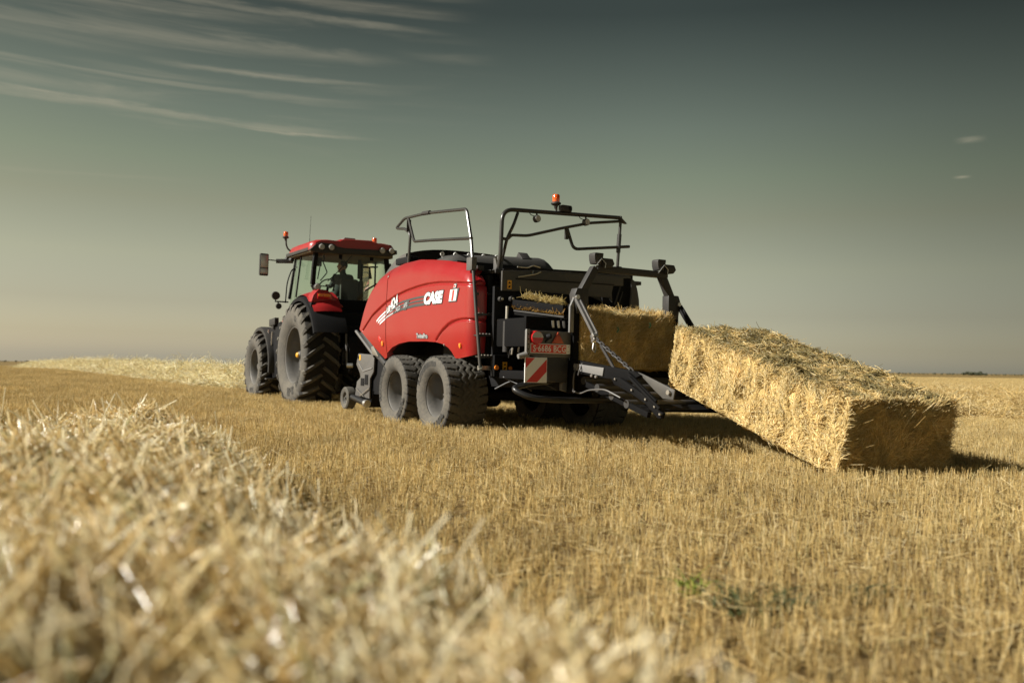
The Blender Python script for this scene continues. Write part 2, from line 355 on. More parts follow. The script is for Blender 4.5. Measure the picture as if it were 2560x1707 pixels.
# ------------------------------------------------------------------ ground, horizon
def ground():
    rs = np.concatenate([np.linspace(0, 30, 31), np.geomspace(31, 4500, 90)]); na = 160
    th = np.linspace(0, 2*math.pi, na, endpoint=False); vs = []; fs = []
    for r_ in rs:
        x = CAM[0]+r_*np.cos(th); y = CAM[1]+r_*np.sin(th); vs.append(np.stack([x, y, gz(x, y)], 1))
    vs = np.concatenate(vs)
    for i in range(len(rs)-1):
        for k in range(na): fs.append((i*na+k, (i+1)*na+k, (i+1)*na+(k+1) % na, i*na+(k+1) % na))
    me = bpy.data.meshes.new('ground'); me.from_pydata(vs.tolist(), [], fs); me.polygons.foreach_set('use_smooth', [True]*len(fs))
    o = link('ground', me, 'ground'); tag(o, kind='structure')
ground()
def polar(bearing_px, dist):
    """ground point at a viewing direction (in camera degrees right of the axis) and a distance"""
    a = R(bearing_px); d = _c*math.cos(a)+_r*math.sin(a); return CAM[0]+d[0]*dist, CAM[1]+d[1]*dist
def tree_belt(name, b0, b1, dist, h, label, n, depth=14.0, seed=1, kind='stuff', cat='trees', lump=1.0):
    mb = MB(); r2 = np.random.default_rng(seed)
    for k in range(n):
        b = b0+(b1-b0)*(k+r2.uniform(0, 1))/n; x, y = polar(b, dist+r2.uniform(-depth, depth)); z = float(gz(x, y))
        hh = h*r2.uniform(0.45, 1.0)*lump; w = hh*r2.uniform(0.7, 1.8)
        for q in range(5):
            cx, cy, cz = x+r2.normal(0, w*0.5), y+r2.normal(0, w*0.5), z+hh*r2.uniform(0.25, 0.75); rr = hh*r2.uniform(0.2, 0.42)
            P = []; 
            for i in range(5):
                for j in range(6):
                    a = math.pi*i/4; c2 = 2*math.pi*j/6; s_ = rr*r2.uniform(0.75, 1.2)
                    P.append((cx+s_*1.3*math.sin(a)*math.cos(c2), cy+s_*1.3*math.sin(a)*math.sin(c2), cz+s_*math.cos(a)))
            mb.add(P, [(i*6+j, i*6+(j+1) % 6, (i+1)*6+(j+1) % 6, (i+1)*6+j) for i in range(4) for j in range(6)])
    o = mb.build(name, 'farleaf', sm=False); tag(o, label, cat, kind=kind); return o
tree_belt('tree_line', -33, -11, 900, 1.5, 'thin dark line of far trees on the horizon behind the pale windrow', 90, seed=3)
tree_belt('tree_line', 17, 33, 700, 1.2, 'thin dark line of far shrubs on the horizon beyond the fallen bale', 70, seed=5)
tree_belt('copse', 27.3, 28.4, 500, 1.9, 'low dark copse rising alone from the horizon beyond the fallen bale', 16, depth=5, seed=8, cat='copse')

# ------------------------------------------------------------------ straw geometry
STRAW = np.array([(0.64, 0.53, 0.30), (0.57, 0.45, 0.225), (0.49, 0.36, 0.155), (0.72, 0.64, 0.44), (0.36, 0.25, 0.105), (0.61, 0.49, 0.26), (0.43, 0.38, 0.19)])
STRAW_P = np.array([0.22, 0.24, 0.18, 0.12, 0.08, 0.13, 0.03])
def strands(P0, D, L, Wd, bend=None, seg=2, cols=None, sides=3, taper=0.8, r=rng):
    """many thin straws in one mesh: base points, unit directions, lengths, widths, bend vectors"""
    n = len(P0); ts = np.linspace(0, 1, seg+1); up = np.tile([0.21, 0.34, 0.91], (n, 1))
    a = np.cross(D, up); a /= np.linalg.norm(a, axis=1, keepdims=True)+1e-9; b = np.cross(D, a)
    rot = r.uniform(0, 6.28, n); bend = np.zeros((n, 3)) if bend is None else bend
    V = np.zeros((n, seg+1, sides, 3))
    for i, t in enumerate(ts):
        c = P0+D*(L*t)[:, None]+bend*(L*t*t)[:, None]; w = Wd*0.5*(1-(1-taper)*t)
        for k in range(sides):
            an = rot+2*math.pi*k/sides; V[:, i, k] = c+(a*np.cos(an)[:, None]+b*np.sin(an)[:, None])*w[:, None]
    base = (np.arange(n)*(seg+1)*sides)[:, None, None]
    i = np.arange(seg)[:, None]; k = np.arange(sides)[None, :]; k2 = (k+1) % sides
    q = np.stack([i*sides+k, i*sides+k2, (i+1)*sides+k2, (i+1)*sides+k], -1).reshape(1, -1, 4)
    Fq = (base+q).reshape(-1, 4)
    if cols is None: cols = STRAW[r.choice(len(STRAW), n, p=STRAW_P)]*r.uniform(0.82, 1.15, (n, 1))
    C = np.repeat(cols, (seg+1)*sides, 0)
    return V.reshape(-1, 3), Fq, C
def fast_mesh(name, V, Fq, C=None, smooth_=True):
    me = bpy.data.meshes.new(name); nv, nf = len(V), len(Fq); k = Fq.shape[1]
    me.vertices.add(nv); me.vertices.foreach_set('co', np.ascontiguousarray(V, np.float32).ravel())
    me.loops.add(nf*k); me.loops.foreach_set('vertex_index', np.ascontiguousarray(Fq, np.int32).ravel())
    me.polygons.add(nf); me.polygons.foreach_set('loop_start', np.arange(0, nf*k, k, dtype=np.int32))
    me.update(calc_edges=True)
    if smooth_: me.polygons.foreach_set('use_smooth', np.ones(nf, bool))
    if C is not None:
        at = me.color_attributes.new('Col', 'FLOAT_COLOR', 'POINT')
        at.data.foreach_set('color', np.concatenate([np.clip(C, 0, 1), np.ones((nv, 1))], 1).astype(np.float32).ravel())
    return me
def unit(v): return v/(np.linalg.norm(v, axis=1, keepdims=True)+1e-9)
def stubble_tuft(name, size, n, litter, seed, far=False):
    r = np.random.default_rng(seed)
    # stalks stand in little plants
    npl = max(4, n//5); pl = r.uniform(-size/2, size/2, (npl, 2)); wi = r.integers(0, npl, n)
    xy = pl[wi]+r.normal(0, 0.018, (n, 2)); P = np.concatenate([xy, np.full((n, 1), -0.02)], 1)
    lean = r.normal(0, 0.09, (npl, 2))[wi]+r.normal(0, 0.06, (n, 2)); D = unit(np.concatenate([lean, np.ones((n, 1))], 1))
    L = r.uniform(0.065, 0.135, n)+0.02; L[r.random(n) < 0.15] *= 0.55
    Wd = r.uniform(0.0028, 0.0044, n)*(1.5 if far else 1.0)
    c = STRAW[r.choice(len(STRAW), n, p=STRAW_P)]*r.uniform(0.8, 1.12, (n, 1))
    V1, F1, C1 = strands(P, D, L, Wd, np.concatenate([r.normal(0, 0.05, (n, 2)), np.zeros((n, 1))], 1), 1 if far else 2, c, r=r)
    m = litter; P = np.concatenate([r.uniform(-size/2, size/2, (m, 2)), r.uniform(0.005, 0.075, (m, 1))], 1)
    an = r.uniform(0, 6.28, m); D = unit(np.stack([np.cos(an), np.sin(an), r.normal(0.05, 0.22, m)], 1))
    c2 = STRAW[r.choice(len(STRAW), m, p=STRAW_P)]*r.uniform(0.75, 1.1, (m, 1))
    V2, F2, C2 = strands(P, D, r.uniform(0.05, 0.2, m), r.uniform(0.0025, 0.0048, m)*(1.5 if far else 1.0), r.normal(0, 0.12, (m, 3)), 1 if far else 2, c2, r=r)
    # dried leaf blades at the foot
    k = n//2; P = np.concatenate([pl[r.integers(0, npl, k)]+r.normal(0, 0.02, (k, 2)), r.uniform(0.0, 0.05, (k, 1))], 1); an = r.uniform(0, 6.28, k)
    D = unit(np.stack([np.cos(an), np.sin(an), r.uniform(0.3, 1.5, k)], 1))
    c3 = STRAW[r.choice(len(STRAW), k, p=STRAW_P)]*r.uniform(0.55, 0.95, (k, 1))
    V3, F3, C3 = strands(P, D, r.uniform(0.03, 0.09, k), r.uniform(0.003, 0.006, k), np.stack([r.normal(0, .3, k), r.normal(0, .3, k), -r.uniform(0.2, 0.8, k)], 1), 2, c3, r=r)
    V = np.concatenate([V1, V2, V3]); Fq = np.concatenate([F1, F2+len(V1), F3+len(V1)+len(V2)]); C = np.concatenate([C1, C2, C3])
    me = fast_mesh(name, V, Fq, C); return me
def scatter(name, pts, rot, scl, idx, protos, mat, kind='stuff', parent=None):
    """one object whose points carry copies of small meshes (for stuff nobody could count)"""
    pc = bpy.data.collections.new(name+'_pieces')
    for i, me in enumerate(protos):
        me.materials.clear(); me.materials.append(M[mat]); po = bpy.data.objects.new('%s_piece_%02d' % (name, i), me); pc.objects.link(po)
    me = bpy.data.meshes.new(name); me.from_pydata(np.asarray(pts).tolist(), [], [])
    a = me.attributes.new('rot', 'FLOAT_VECTOR', 'POINT'); a.data.foreach_set('vector', np.asarray(rot, np.float32).ravel())
    a = me.attributes.new('scl', 'FLOAT_VECTOR', 'POINT'); a.data.foreach_set('vector', np.asarray(scl, np.float32).ravel())
    a = me.attributes.new('idx', 'INT', 'POINT'); a.data.foreach_set('value', np.asarray(idx, np.int32))
    o = link(name, me, mat, parent); o['kind'] = kind
    ng = bpy.data.node_groups.new(name+'_scatter', 'GeometryNodeTree')
    ng.interface.new_socket('Geometry', in_out='INPUT', socket_type='NodeSocketGeometry'); ng.interface.new_socket('Geometry', in_out='OUTPUT', socket_type='NodeSocketGeometry')
    N = ng.nodes; Lk = ng.links; gi = N.new('NodeGroupInput'); go = N.new('NodeGroupOutput'); ip = N.new('GeometryNodeInstanceOnPoints'); ci = N.new('GeometryNodeCollectionInfo')
    ci.inputs[0].default_value = pc; ci.inputs['Separate Children'].default_value = True; ci.inputs['Reset Children'].default_value = True
    def na(nm, ty):
        x = N.new('GeometryNodeInputNamedAttribute'); x.data_type = ty; x.inputs['Name'].default_value = nm; return x.outputs['Attribute']
    Lk.new(gi.outputs[0], ip.inputs['Points']); Lk.new(ci.outputs[0], ip.inputs['Instance']); ip.inputs['Pick Instance'].default_value = True
    Lk.new(na('idx', 'INT'), ip.inputs['Instance Index'])
    e2 = N.new('FunctionNodeEulerToRotation'); Lk.new(na('rot', 'FLOAT_VECTOR'), e2.inputs[0]); Lk.new(e2.outputs[0], ip.inputs['Rotation'])
    Lk.new(na('scl', 'FLOAT_VECTOR'), ip.inputs['Scale']); Lk.new(ip.outputs[0], go.inputs[0])
    md = o.modifiers.new('scatter', 'NODES'); md.node_group = ng
    return o
def field_points(r0, r1, step, jit=0.35, half=38.0, seed=0):
    r = np.random.default_rng(seed); g = np.arange(-r1, r1, step); X, Y = np.meshgrid(g, g); X = X.ravel()+r.uniform(-jit, jit, X.size)*step; Y = Y.ravel()+r.uniform(-jit, jit, Y.size)*step
    d = X*_c[0]+Y*_c[1]; xr = X*_r[0]+Y*_r[1]; rr = np.hypot(X, Y)
    k = (rr >= r0) & (rr < r1) & ((d > 0) & (np.abs(xr) < d*math.tan(R(half))+2.0) | (rr < 4))
    x = X[k]+CAM[0]; y = Y[k]+CAM[1]; return x, y, r
def stubble():
    near = [stubble_tuft('stubble_near_%d' % i, 1.0, 980, 170, 100+i) for i in range(10)]
    far = [stubble_tuft('stubble_far_%d' % i, 1.05, 300, 110, 200+i, True) for i in range(6)]
    x, y, r = field_points(0.0, 40, 1.0, 0.0, seed=1); n = len(x)
    pat = fbm(np.stack([x*0.35, y*0.35, x*0], 1), 5, 3); s = r.uniform(0.92, 1.08, n)*(1+0.14*pat)
    x2, y2, r2 = field_points(39.6, 190, 1.0, 0.1, seed=2, half=36); n2 = len(x2)
    pts = np.concatenate([np.stack([x, y, gz(x, y)], 1), np.stack([x2, y2, gz(x2, y2)], 1)])
    rot = np.zeros((n+n2, 3)); rot[:, 2] = np.concatenate([r.integers(0, 4, n)*math.pi/2, r2.uniform(0, 6.28, n2)])
    scl = np.ones((n+n2, 3)); scl[:n, 2] = s; scl[:n, 0] = np.where(r.random(n) < 0.5, -1, 1); scl[n:, 2] = r2.uniform(0.8, 1.15, n2)
    idx = np.concatenate([r.integers(0, 10, n), 10+r2.integers(0, 6, n2)])
    # collection children are ordered by name: near pieces 00-09, far pieces 10-15
    o = scatter('stubble', pts, rot, scl, idx, near+far, 'stubble')
    tag(o, 'golden cut straw stubble covering the whole field', 'stubble', kind='stuff')
stubble()
# ------------------------------------------------------------------ wheels (shared by baler and tractor)
def flotation_tyre(Rt, Wt, rb):
    """wide low tyre with zigzag tread: rows round the axle, columns across"""
    n = 264; prof = []
    hw = Wt/2
    side = [(rb, hw*0.80), (rb+0.02, hw*0.88), (rb+(Rt-rb)*0.35, hw*1.0), (rb+(Rt-rb)*0.62, hw*1.0), (Rt-0.055, hw*0.965), (Rt-0.028, hw*0.93)]
    tread = [(Rt-0.012*(x/hw)**2, x) for x in np.linspace(hw*0.90, -hw*0.90, 37)]
    full = [(r_, x) for r_, x in side]+tread+[(r_, -x) for r_, x in reversed(side)]
    m = len(full); a = np.linspace(0, 2*math.pi, n, endpoint=False); P = np.zeros((n, m, 3)); ns = len(side)
    per = 54
    for j, (r_, x) in enumerate(full):
        rr = np.full(n, r_)
        if ns <= j < m-ns:
            ph = a*per/(2*math.pi)
            g = np.zeros(n)
            for x0, am in ((-0.095, 0.026), (0.095, 0.026), (0.0, 0.026)):
                zx = x0*hw/0.3+am*(2*np.abs((ph/2) % 1*2-1)-1); g = np.maximum(g, np.clip(1.35-np.abs(x-zx)/0.012, 0, 1))
            ax_ = abs(x)/hw
            if ax_ > 0.42:
                sl = ph/2+0.55*(ax_-0.4); g = np.maximum(g, (np.abs((sl % 1)-0.5) < 0.12)*np.clip((ax_-0.42)/0.06, 0, 1))
            rr = rr-0.014*g
        elif j in (ns-1, m-ns, ns-2, m-ns+1):
            ph = a*per/(2*math.pi); sl = ph/2+0.55*0.55
            rr = rr-0.012*(np.abs((sl % 1)-0.5) < 0.12)
        P[:, j, 0] = x; P[:, j, 1] = rr*np.cos(a); P[:, j, 2] = rr*np.sin(a)
    mb = MB(); Pc = np.concatenate([P, P[:1]], 0); mb.grid(Pc); return mb
def lug_tyre(Rt, Wt, rb, nl, lugh=0.05):
    """farm tyre: smooth carcass with curved lugs meeting in a herringbone"""
    Rc = Rt-lugh; hw = Wt/2; mb = MB()
    prof = [(rb, hw*0.74), (rb+0.03, hw*0.80), (rb+(Rc-rb)*0.22, hw*0.93), (rb+(Rc-rb)*0.5, hw*1.0), (rb+(Rc-rb)*0.74, hw*0.985), (Rc-0.05, hw*0.93), (Rc-0.015, hw*0.84), (Rc, hw*0.6), (Rc+0.006, 0)]
    prof = prof+[(r_, -x) for r_, x in reversed(prof[:-1])]
    mb.lathe(prof, 96)
    def surf(x):
        ax = abs(x)/hw
        return Rc+0.006-0.03*max(0, ax-0.55)**1.5*6 if ax < 0.93 else Rc-0.05-(ax-0.93)*2.2*hw
    for sgn in (-1, 1):
        for k in range(nl):
            a0 = 2*math.pi*(k+(0.5 if sgn > 0 else 0))/nl; pts = []; T = [0, 0.10, 0.26, 0.46, 0.68, 0.88, 1.0]
            for t in T:
                ax = 1.0-0.985*t; x = sgn*hw*ax; an = a0-0.30*(t**0.80)*(22.0/nl)
                if t == 0: rbase = Rc-0.10; htop = 0.055
                elif t == 0.10: rbase = Rc-0.045; htop = lugh+0.018
                else: rbase = surf(x)-0.006; htop = lugh*(1.0 if t < 0.8 else 0.92)+0.006
                pts.append((x*(1.0 if t > 0 else 1.005), an, rbase, rbase+htop))
            vs = []; w0 = 0.044; 
            for i, (x, an, r0, r1) in enumerate(pts):
                wa = (w0+0.012*(1-T[i]))/Rt
                for (dr, dw) in ((r0, -1.25), (r1, -0.85), (r1, 0.85), (r0, 1.25)):
                    xx = x+sgn*(-0.018 if dw < 0 else 0.018)*(1 if 0 < i else 0.4)*(-1)
                    an2 = an+dw*wa*0.55; vs.append((xx, dr*math.cos(an2), dr*math.sin(an2)))
            m = len(pts); fs = [(i*4+j, i*4+j+1, (i+1)*4+j+1, (i+1)*4+j) for i in range(m-1) for j in range(3)]+[(0, 1, 2, 3), tuple((m-1)*4+j for j in (3, 2, 1, 0))]
            mb.add(vs, fs)
    return mb
def rim_mb(rb, hw, dish, hub):
    """stepped disc wheel; outer side is -X"""
    prof = [(rb+0.022, -hw*0.80), (rb+0.022, -hw*0.78), (rb-0.004, -hw*0.765), (rb-0.020, -hw*0.70), (rb-0.045, -hw*0.42), (rb-0.055, -hw*0.16), (rb-0.075, dish), (rb*0.62, dish+0.012), (hub*1.25, dish-0.012), (hub*1.2, dish-0.02), (0.0, dish-0.02)]
    return MB().lathe(prof, 64)
def sidewall_text(body, size, r0, a0, xpos, off=0.004, up=True, space=1.05):
    """lettering bent round the outer (-X) sidewall; a0 = angle of its middle, seen from outside"""
    V, Fs = text_mesh(body, size, off, 0, space); u0, u1 = text_width(V); mb = MB(); vs = []
    for u, v in V:
        t = (u-(u0+u1)/2)/r0
        rr = r0+v if up else r0+size*0.7-v
        an = a0+(t if up else -t)                 # angle from +Z, clockwise as seen from the outer side
        vs.append((xpos, -rr*math.sin(an), rr*math.cos(an)))
    mb.add(vs, Fs); return mb
def gap_faces(me, rlim, hw):
    me.materials.append(M['rubber']); me.materials.append(M['treadgap'])
    for p in me.polygons:
        c = p.center
        if math.hypot(c.y, c.z) > rlim[0] and math.hypot(c.y, c.z) < rlim[1] and abs(c.x) < hw: p.material_index = 1
    return me
TY_B = gap_faces(flotation_tyre(0.525, 0.60, 0.292).mesh('tyre', ang=50), (0.485, 0.5095), 0.275); RIM_B = rim_mb(0.292, 0.30, -0.02, 0.10).mesh('rim')
HUB_B = MB().lathe([(0.0, -0.075), (0.055, -0.075), (0.07, -0.06), (0.075, -0.02)], 24).mesh('hub')
def bolts(r_, n, x, s=0.013, d=0.022):
    mb = MB()
    for k in range(n):
        a = 2*math.pi*k/n; c = (x, r_*math.cos(a), r_*math.sin(a)); mb.tube([c, (x-d, c[1], c[2])], s, 6)
    return mb
BOLT_B = bolts(0.125, 10, -0.035).mesh('wheel_bolts')
TXT_B = [sidewall_text('FLOTATION', 0.088, 0.385, R(-75), -0.3035, 0.011).mesh('t1', sm=False), sidewall_text('TRAILER', 0.080, 0.39, R(125), -0.3035, 0.010).mesh('t2', sm=False),
         sidewall_text('FLOTATION PRO', 0.075, 0.388, R(-28), -0.3035, 0.009).mesh('t3', sm=False), sidewall_text('TRAILER', 0.088, 0.385, R(150), -0.3035, 0.011).mesh('t4', sm=False)]
def wheel(parent, name, loc, tyre, rim, hub, bolt, texts, spin=0.0, mirror=False, hubmat='rim'):
    w = empty(name, (0, 0, 0), parent); q = parent; base = Vector((0, 0, 0))
    while q is not None: base += Vector(q.location); q = q.parent
    w.location = Vector(loc)-base
    ry = math.pi if mirror else 0.0
    for nm, me, mt in (('tyre', tyre, 'rubber'), ('rim', rim, 'rim'), ('hub', hub, hubmat), ('wheel_bolts', bolt, 'steel')):
        o = link(nm, me, mt, w, (0, 0, 0)); o.rotation_euler = (spin, 0, ry) if not mirror else (spin, 0, math.pi)
    for q_ in w.children:
        if q_.name.startswith('wheel_bolts'): q_['kind'] = 'stuff'
    for me in texts:
        o = link('sidewall_lettering', me, 'rubberdark', w, (0, 0, 0))
    return w

# ------------------------------------------------------------------ BALER
baler = tag(empty('baler', (0, 0, 0)), 'big red and black square baler with tandem wheels, towed behind the tractor', 'baler')
# ---- the big moulded side panel
ZT = np.array([(2.90, 1.455), (2.75, 1.66), (2.60, 1.86), (2.45, 2.02), (2.32, 2.105), (2.09, 2.212), (1.87, 2.262), (1.66, 2.293), (1.27, 2.331), (0.76, 2.337), (0.35, 2.30), (-0.10, 2.248), (-0.41, 2.20), (-0.66, 2.16), (-0.80, 2.115), (-0.92, 2.05), (-1.03, 2.0), (-1.3, 1.985)])[::-1]
ZB = np.array([(2.90, 1.445), (2.283, 1.193), (1.712, 0.938), (1.64, 0.958), (1.594, 1.028), (1.4, 1.106), (1.136, 1.159), (0.806, 1.186), (0.25, 1.183), (-0.07, 1.168), (-0.263, 1.141), (-0.40, 1.095), (-0.481, 1.044), (-0.56, 0.963), (-0.66, 0.96), (-0.917, 0.988), (-1.3, 1.06)])[::-1]
C1 = np.array([(2.631, 1.374), (2.164, 1.601), (1.638, 1.764), (1.3, 1.84), (0.954, 1.891), (0.6, 1.925), (0.258, 1.944), (-0.1, 1.94), (-0.379, 1.923), (-0.849, 1.885), (-1.3, 1.86)])[::-1]
C2 = np.array([(-0.02, 1.10), (-0.06, 1.19), (-0.16, 1.26), (-0.262, 1.32), (-0.42, 1.385), (-0.587, 1.422), (-0.72, 1.437), (-0.874, 1.44), (-1.3, 1.42)])[::-1]
def lerp(T, y): return np.interp(y, T[:, 0], T[:, 1])
RC = 0.17; YC = -0.86                                       # rear corner radius and where it starts
def panel_plan(s):
    """plan position and outward normal at arc length coordinate s (= Y along the straight side)"""
    if s >= YC: return -1.45, s, -1.0, 0.0
    a = (YC-s)/RC; am = math.pi/2
    if a <= am: return -1.45+RC*(1-math.cos(a)), YC-RC*math.sin(a), -math.cos(a), -math.sin(a)
    return -1.45+RC+(a-am)*RC, YC-RC, 0.0, -1.0
def panel_out(s, z):
    """how far the skin stands back from the plan line (positive = inwards)"""
    zt = lerp(ZT, s); o = 0.0
    t = np.clip((z-(zt-0.24))/0.24, 0, 1); o += 0.13*t**2.4
    o += 0.035*np.clip((1.35-z)/0.4, 0, 1)**2
    o += 0.06*np.clip((s-1.5)/1.4, 0, 1)**1.8
    o -= 0.012*np.sin(np.clip((z-1.0)/1.1, 0, 1)*math.pi)
    return o
def panel_pt(s, z, lift=0.0):
    x, y, nx, ny = panel_plan(s); o = panel_out(s, z)-lift
    return (x-nx*o, y-ny*o, z)
def side_panel(smin=-9.0):
    ss = np.concatenate([np.linspace(2.895, 1.65, 80), np.linspace(1.635, 1.585, 11), np.linspace(1.57, YC, 150), np.linspace(YC-0.01, YC-RC*math.pi/2-0.03, 26)]); ss = ss[ss > smin]
    nz = 120; P = np.zeros((len(ss), nz, 3))
    for i, s_ in enumerate(ss):
        zb, zt = float(lerp(ZB, s_)), float(lerp(ZT, s_)); zt = max(zt, zb+0.012); zs = np.linspace(zb, zt, nz)
        d = np.zeros(nz)
        c1 = float(lerp(C1, s_))
        if s_ < 2.63: d = np.maximum(d, np.clip(1.5-np.abs(zs-c1)/0.014, 0, 1)*0.026)
        if s_ < -0.02:
            c2 = float(lerp(C2, s_)); d = np.maximum(d, np.clip(1.5-np.abs(zs-c2)/0.014, 0, 1)*0.026)
        if abs(s_-1.61) < 0.008: d = np.maximum(d, 0.022)
        x, y, nx, ny = panel_plan(s_)
        for j, z in enumerate(zs):
            o = float(panel_out(s_, z))+d[j]; P[i, j] = (x-nx*o, y-ny*o, z)
    mb = MB(); mb.grid(P)
    # returned lip along bottom and top
    for j, dep, dz in ((0, 0.075, 0.012), (nz-1, 0.10, -0.006)):
        Q = np.zeros((len(ss), 2, 3))
        for i, s_ in enumerate(ss):
            x, y, nx, ny = panel_plan(s_); Q[i, 0] = P[i, j]; Q[i, 1] = P[i, j]+np.array([-nx*dep, -ny*dep, dz])
        mb.grid(Q)
    return mb
pm = side_panel().mesh('side_panel', ang=60)
sp = link('side_panel', pm, 'red', baler)
pm2 = side_panel(-0.30).mesh('side_panel', ang=60); co = np.zeros(len(pm2.vertices)*3, np.float32); pm2.vertices.foreach_get('co', co); co = co.reshape(-1, 3); co[:, 0] *= -0.93; pm2.vertices.foreach_set('co', co.ravel()); pm2.flip_normals()
link('side_panel', pm2, 'red', baler)
# ---- lettering and stripes on the panel
def on_panel(V, Fs, y0, z0, rot=0.0, lift=0.006, sub=False, curve=None):
    mb = MB(); vs = []; ca, sa = math.cos(rot), math.sin(rot)
    for u, v in V:
        a, b = u*ca-v*sa, u*sa+v*ca; s_ = y0-a; z = z0+b+(curve(s_) if curve else 0.0)
        vs.append(panel_pt(s_, z, lift))
    mb.add(vs, Fs); return mb
def decal(name, body, size, y0, z0, rot, mat, off, shear, sx=1.0, lift=0.006, outline=None, space=1.0):
    V, Fs = text_mesh(body, size, off, shear, space, sx)
    if outline:
        V2, F2 = text_mesh(body, size, off+outline[1], shear, space, sx); on_panel(V2, F2, y0, z0, rot, lift-0.0025).build(name+'_outline', outline[0], sp, sm=False)
    return on_panel(V, Fs, y0, z0, rot, lift).build(name, mat, sp, sm=False)
decal('maker_lettering', 'CASE', 0.196, 0.315, 1.688, 0.0, 'white', 0.012, 0.22, 1.20, 0.009, ('dgrey', 0.012), 0.98)
def poly_decal(name, polys, mat, lift=0.006):
    mb = MB()
    for pl in polys: mb.add([panel_pt(y, z, lift) for y, z in pl], [tuple(range(len(pl)))])
    return mb.build(name, mat, sp, sm=False)
def iH(y0, z0, h, grow=0.0):
    sh = 0.22; q = lambda u, v: (y0-(u+sh*v), z0+v)
    g = grow; bars = []
    bars.append([q(-g, -g), q(0.062+g, -g), q(0.062+g, h+g), q(-g, h+g)])
    bars.append([q(0.130-g, -g), q(0.192+g, -g), q(0.192+g, h+g), q(0.130-g, h+g)])
    return bars
poly_decal('maker_emblem_outline', [[(-0.428, 1.672), (-0.650, 1.672), (-0.712, 1.842), (-0.490, 1.842)], [(-0.545, 1.842), (-0.628, 1.842), (-0.648, 1.905), (-0.565, 1.905)]], 'dgrey', 0.0065)
poly_decal('maker_emblem', iH(-0.440, 1.685, 0.145), 'white', 0.009)
poly_decal('maker_emblem_stem', [[(-0.509, 1.685), (-0.567, 1.685), (-0.600, 1.83), (-0.542, 1.83)], [(-0.556, 1.852), (-0.612, 1.852), (-0.626, 1.893), (-0.570, 1.893)]], 'white', 0.0085)
poly_decal('maker_emblem_red', [[(-0.516, 1.690), (-0.560, 1.690), (-0.592, 1.825), (-0.549, 1.825)], [(-0.566, 1.860), (-0.602, 1.860), (-0.612, 1.885), (-0.577, 1.885)]], 'reddecal', 0.0105)
BAND = np.array([(2.05, 1.42), (1.85, 1.505), (1.565, 1.600), (1.30, 1.660), (1.0, 1.703), (0.6, 1.73), (0.26, 1.737)])[::-1]
def stripe(name, ya, yb, dz, th, mat, n=24, slant=0.0):
    mb = MB(); ys = np.linspace(ya, yb, n); vs = []
    for k, y in enumerate(ys):
        zc = float(lerp(BAND, y))+dz
        e = slant*(1 if k == 0 else 0)
        vs.append(panel_pt(y+e*0, zc-th/2, 0.005)); vs.append(panel_pt(y-e, zc+th/2, 0.005))
    mb.add(vs, [(2*k, 2*k+1, 2*k+3, 2*k+2) for k in range(n-1)]); return mb.build(name, mat, sp, sm=False)
for dz, ya in ((0.050, 1.99), (0.0, 1.92), (-0.050, 1.85)):
    stripe('front_stripe', ya, 1.622, dz, 0.026, 'white', slant=0.03); stripe('front_stripe', 1.60, 1.34, dz, 0.026, 'sgrey')
    stripe('band_stripe', 1.335, 0.29, dz, 0.027 if dz > -0.04 else 0.040, 'dgrey')
decal('model_lettering', 'LB', 0.115, 1.560, 1.602, R(19), 'white', 0.003, 0.25, 1.1, 0.010, ('dgrey', 0.010))
decal('model_lettering', '424', 0.205, 1.425, 1.640, R(17), 'white', 0.003, 0.25, 0.86, 0.010, ('dgrey', 0.013))
decal('model_lettering', 'XLD', 0.085, 1.235, 1.612, R(13), 'sgrey', 0.003, 0.1, 1.0, 0.010, ('dgrey', 0.006))
AF = [(0.0, 0.0), (0.10, 0.0), (0.175, 0.06), (0.205, 0.135), (0.10, 0.145), (0.03, 0.115)]
poly_decal('guidance_badge', [[(0.985-u, 1.628+v) for u, v in AF]], 'dgrey', 0.0065)
decal('guidance_lettering', 'AFS', 0.088, 0.972, 1.655, R(10), 'sgrey', 0.002, 0.3, 0.9, 0.009)
decal('twine_lettering', 'TwinePro', 0.086, 0.525, 1.232, R(-1.5), 'sgrey', 0.003, 0.0, 1.02, 0.009, ('dgrey', 0.006))
def panel_blob(name, y, z, ry, rz, mat, lift=0.012, rot=0.0):
    mb = MB(); n = 18; vs = []
    for sc, lf in ((1.0, 0.0), (0.92, lift*0.8), (0.5, lift)):
        for k in range(n):
            a = 2*math.pi*k/n; u, v = sc*ry*math.cos(a), sc*rz*math.sin(a); vs.append(panel_pt(y+u*math.cos(rot)-v*math.sin(rot), z+u*math.sin(rot)+v*math.cos(rot), lf+0.002))
    fs = [(r_*n+k, r_*n+(k+1) % n, (r_+1)*n+(k+1) % n, (r_+1)*n+k) for r_ in range(2) for k in range(n)]+[tuple(2*n+k for k in range(n))]
    mb.add(vs, fs); return mb.build(name, mat, sp)
panel_blob('marker_lamp', -0.745, 1.118, 0.024, 0.034, 'orangelens', 0.02); panel_blob('marker_lamp', 1.735, 1.163, 0.03, 0.04, 'orangelens', 0.02)
panel_blob('latch_recess', 1.86, 1.235, 0.055, 0.035, M['reddecal'], 0.003, R(40)); panel_blob('latch', 1.60, 2.15, 0.018, 0.018, 'steel', 0.014)
panel_blob('latch', -0.30, 1.13, 0.014, 0.014, 'steel', 0.012)

# ---- wheels
for k, (x, y) in enumerate(((-1.17, 0.0), (-1.17, 1.31), (1.17, 0.0), (1.17, 1.31))):
    wheel(baler, 'wheel', (x, y, 0.475), TY_B, RIM_B, HUB_B, BOLT_B, (TXT_B[2:4] if k == 0 else TXT_B[0:2]) if x < 0 else [], spin=0.35*k, mirror=x > 0)
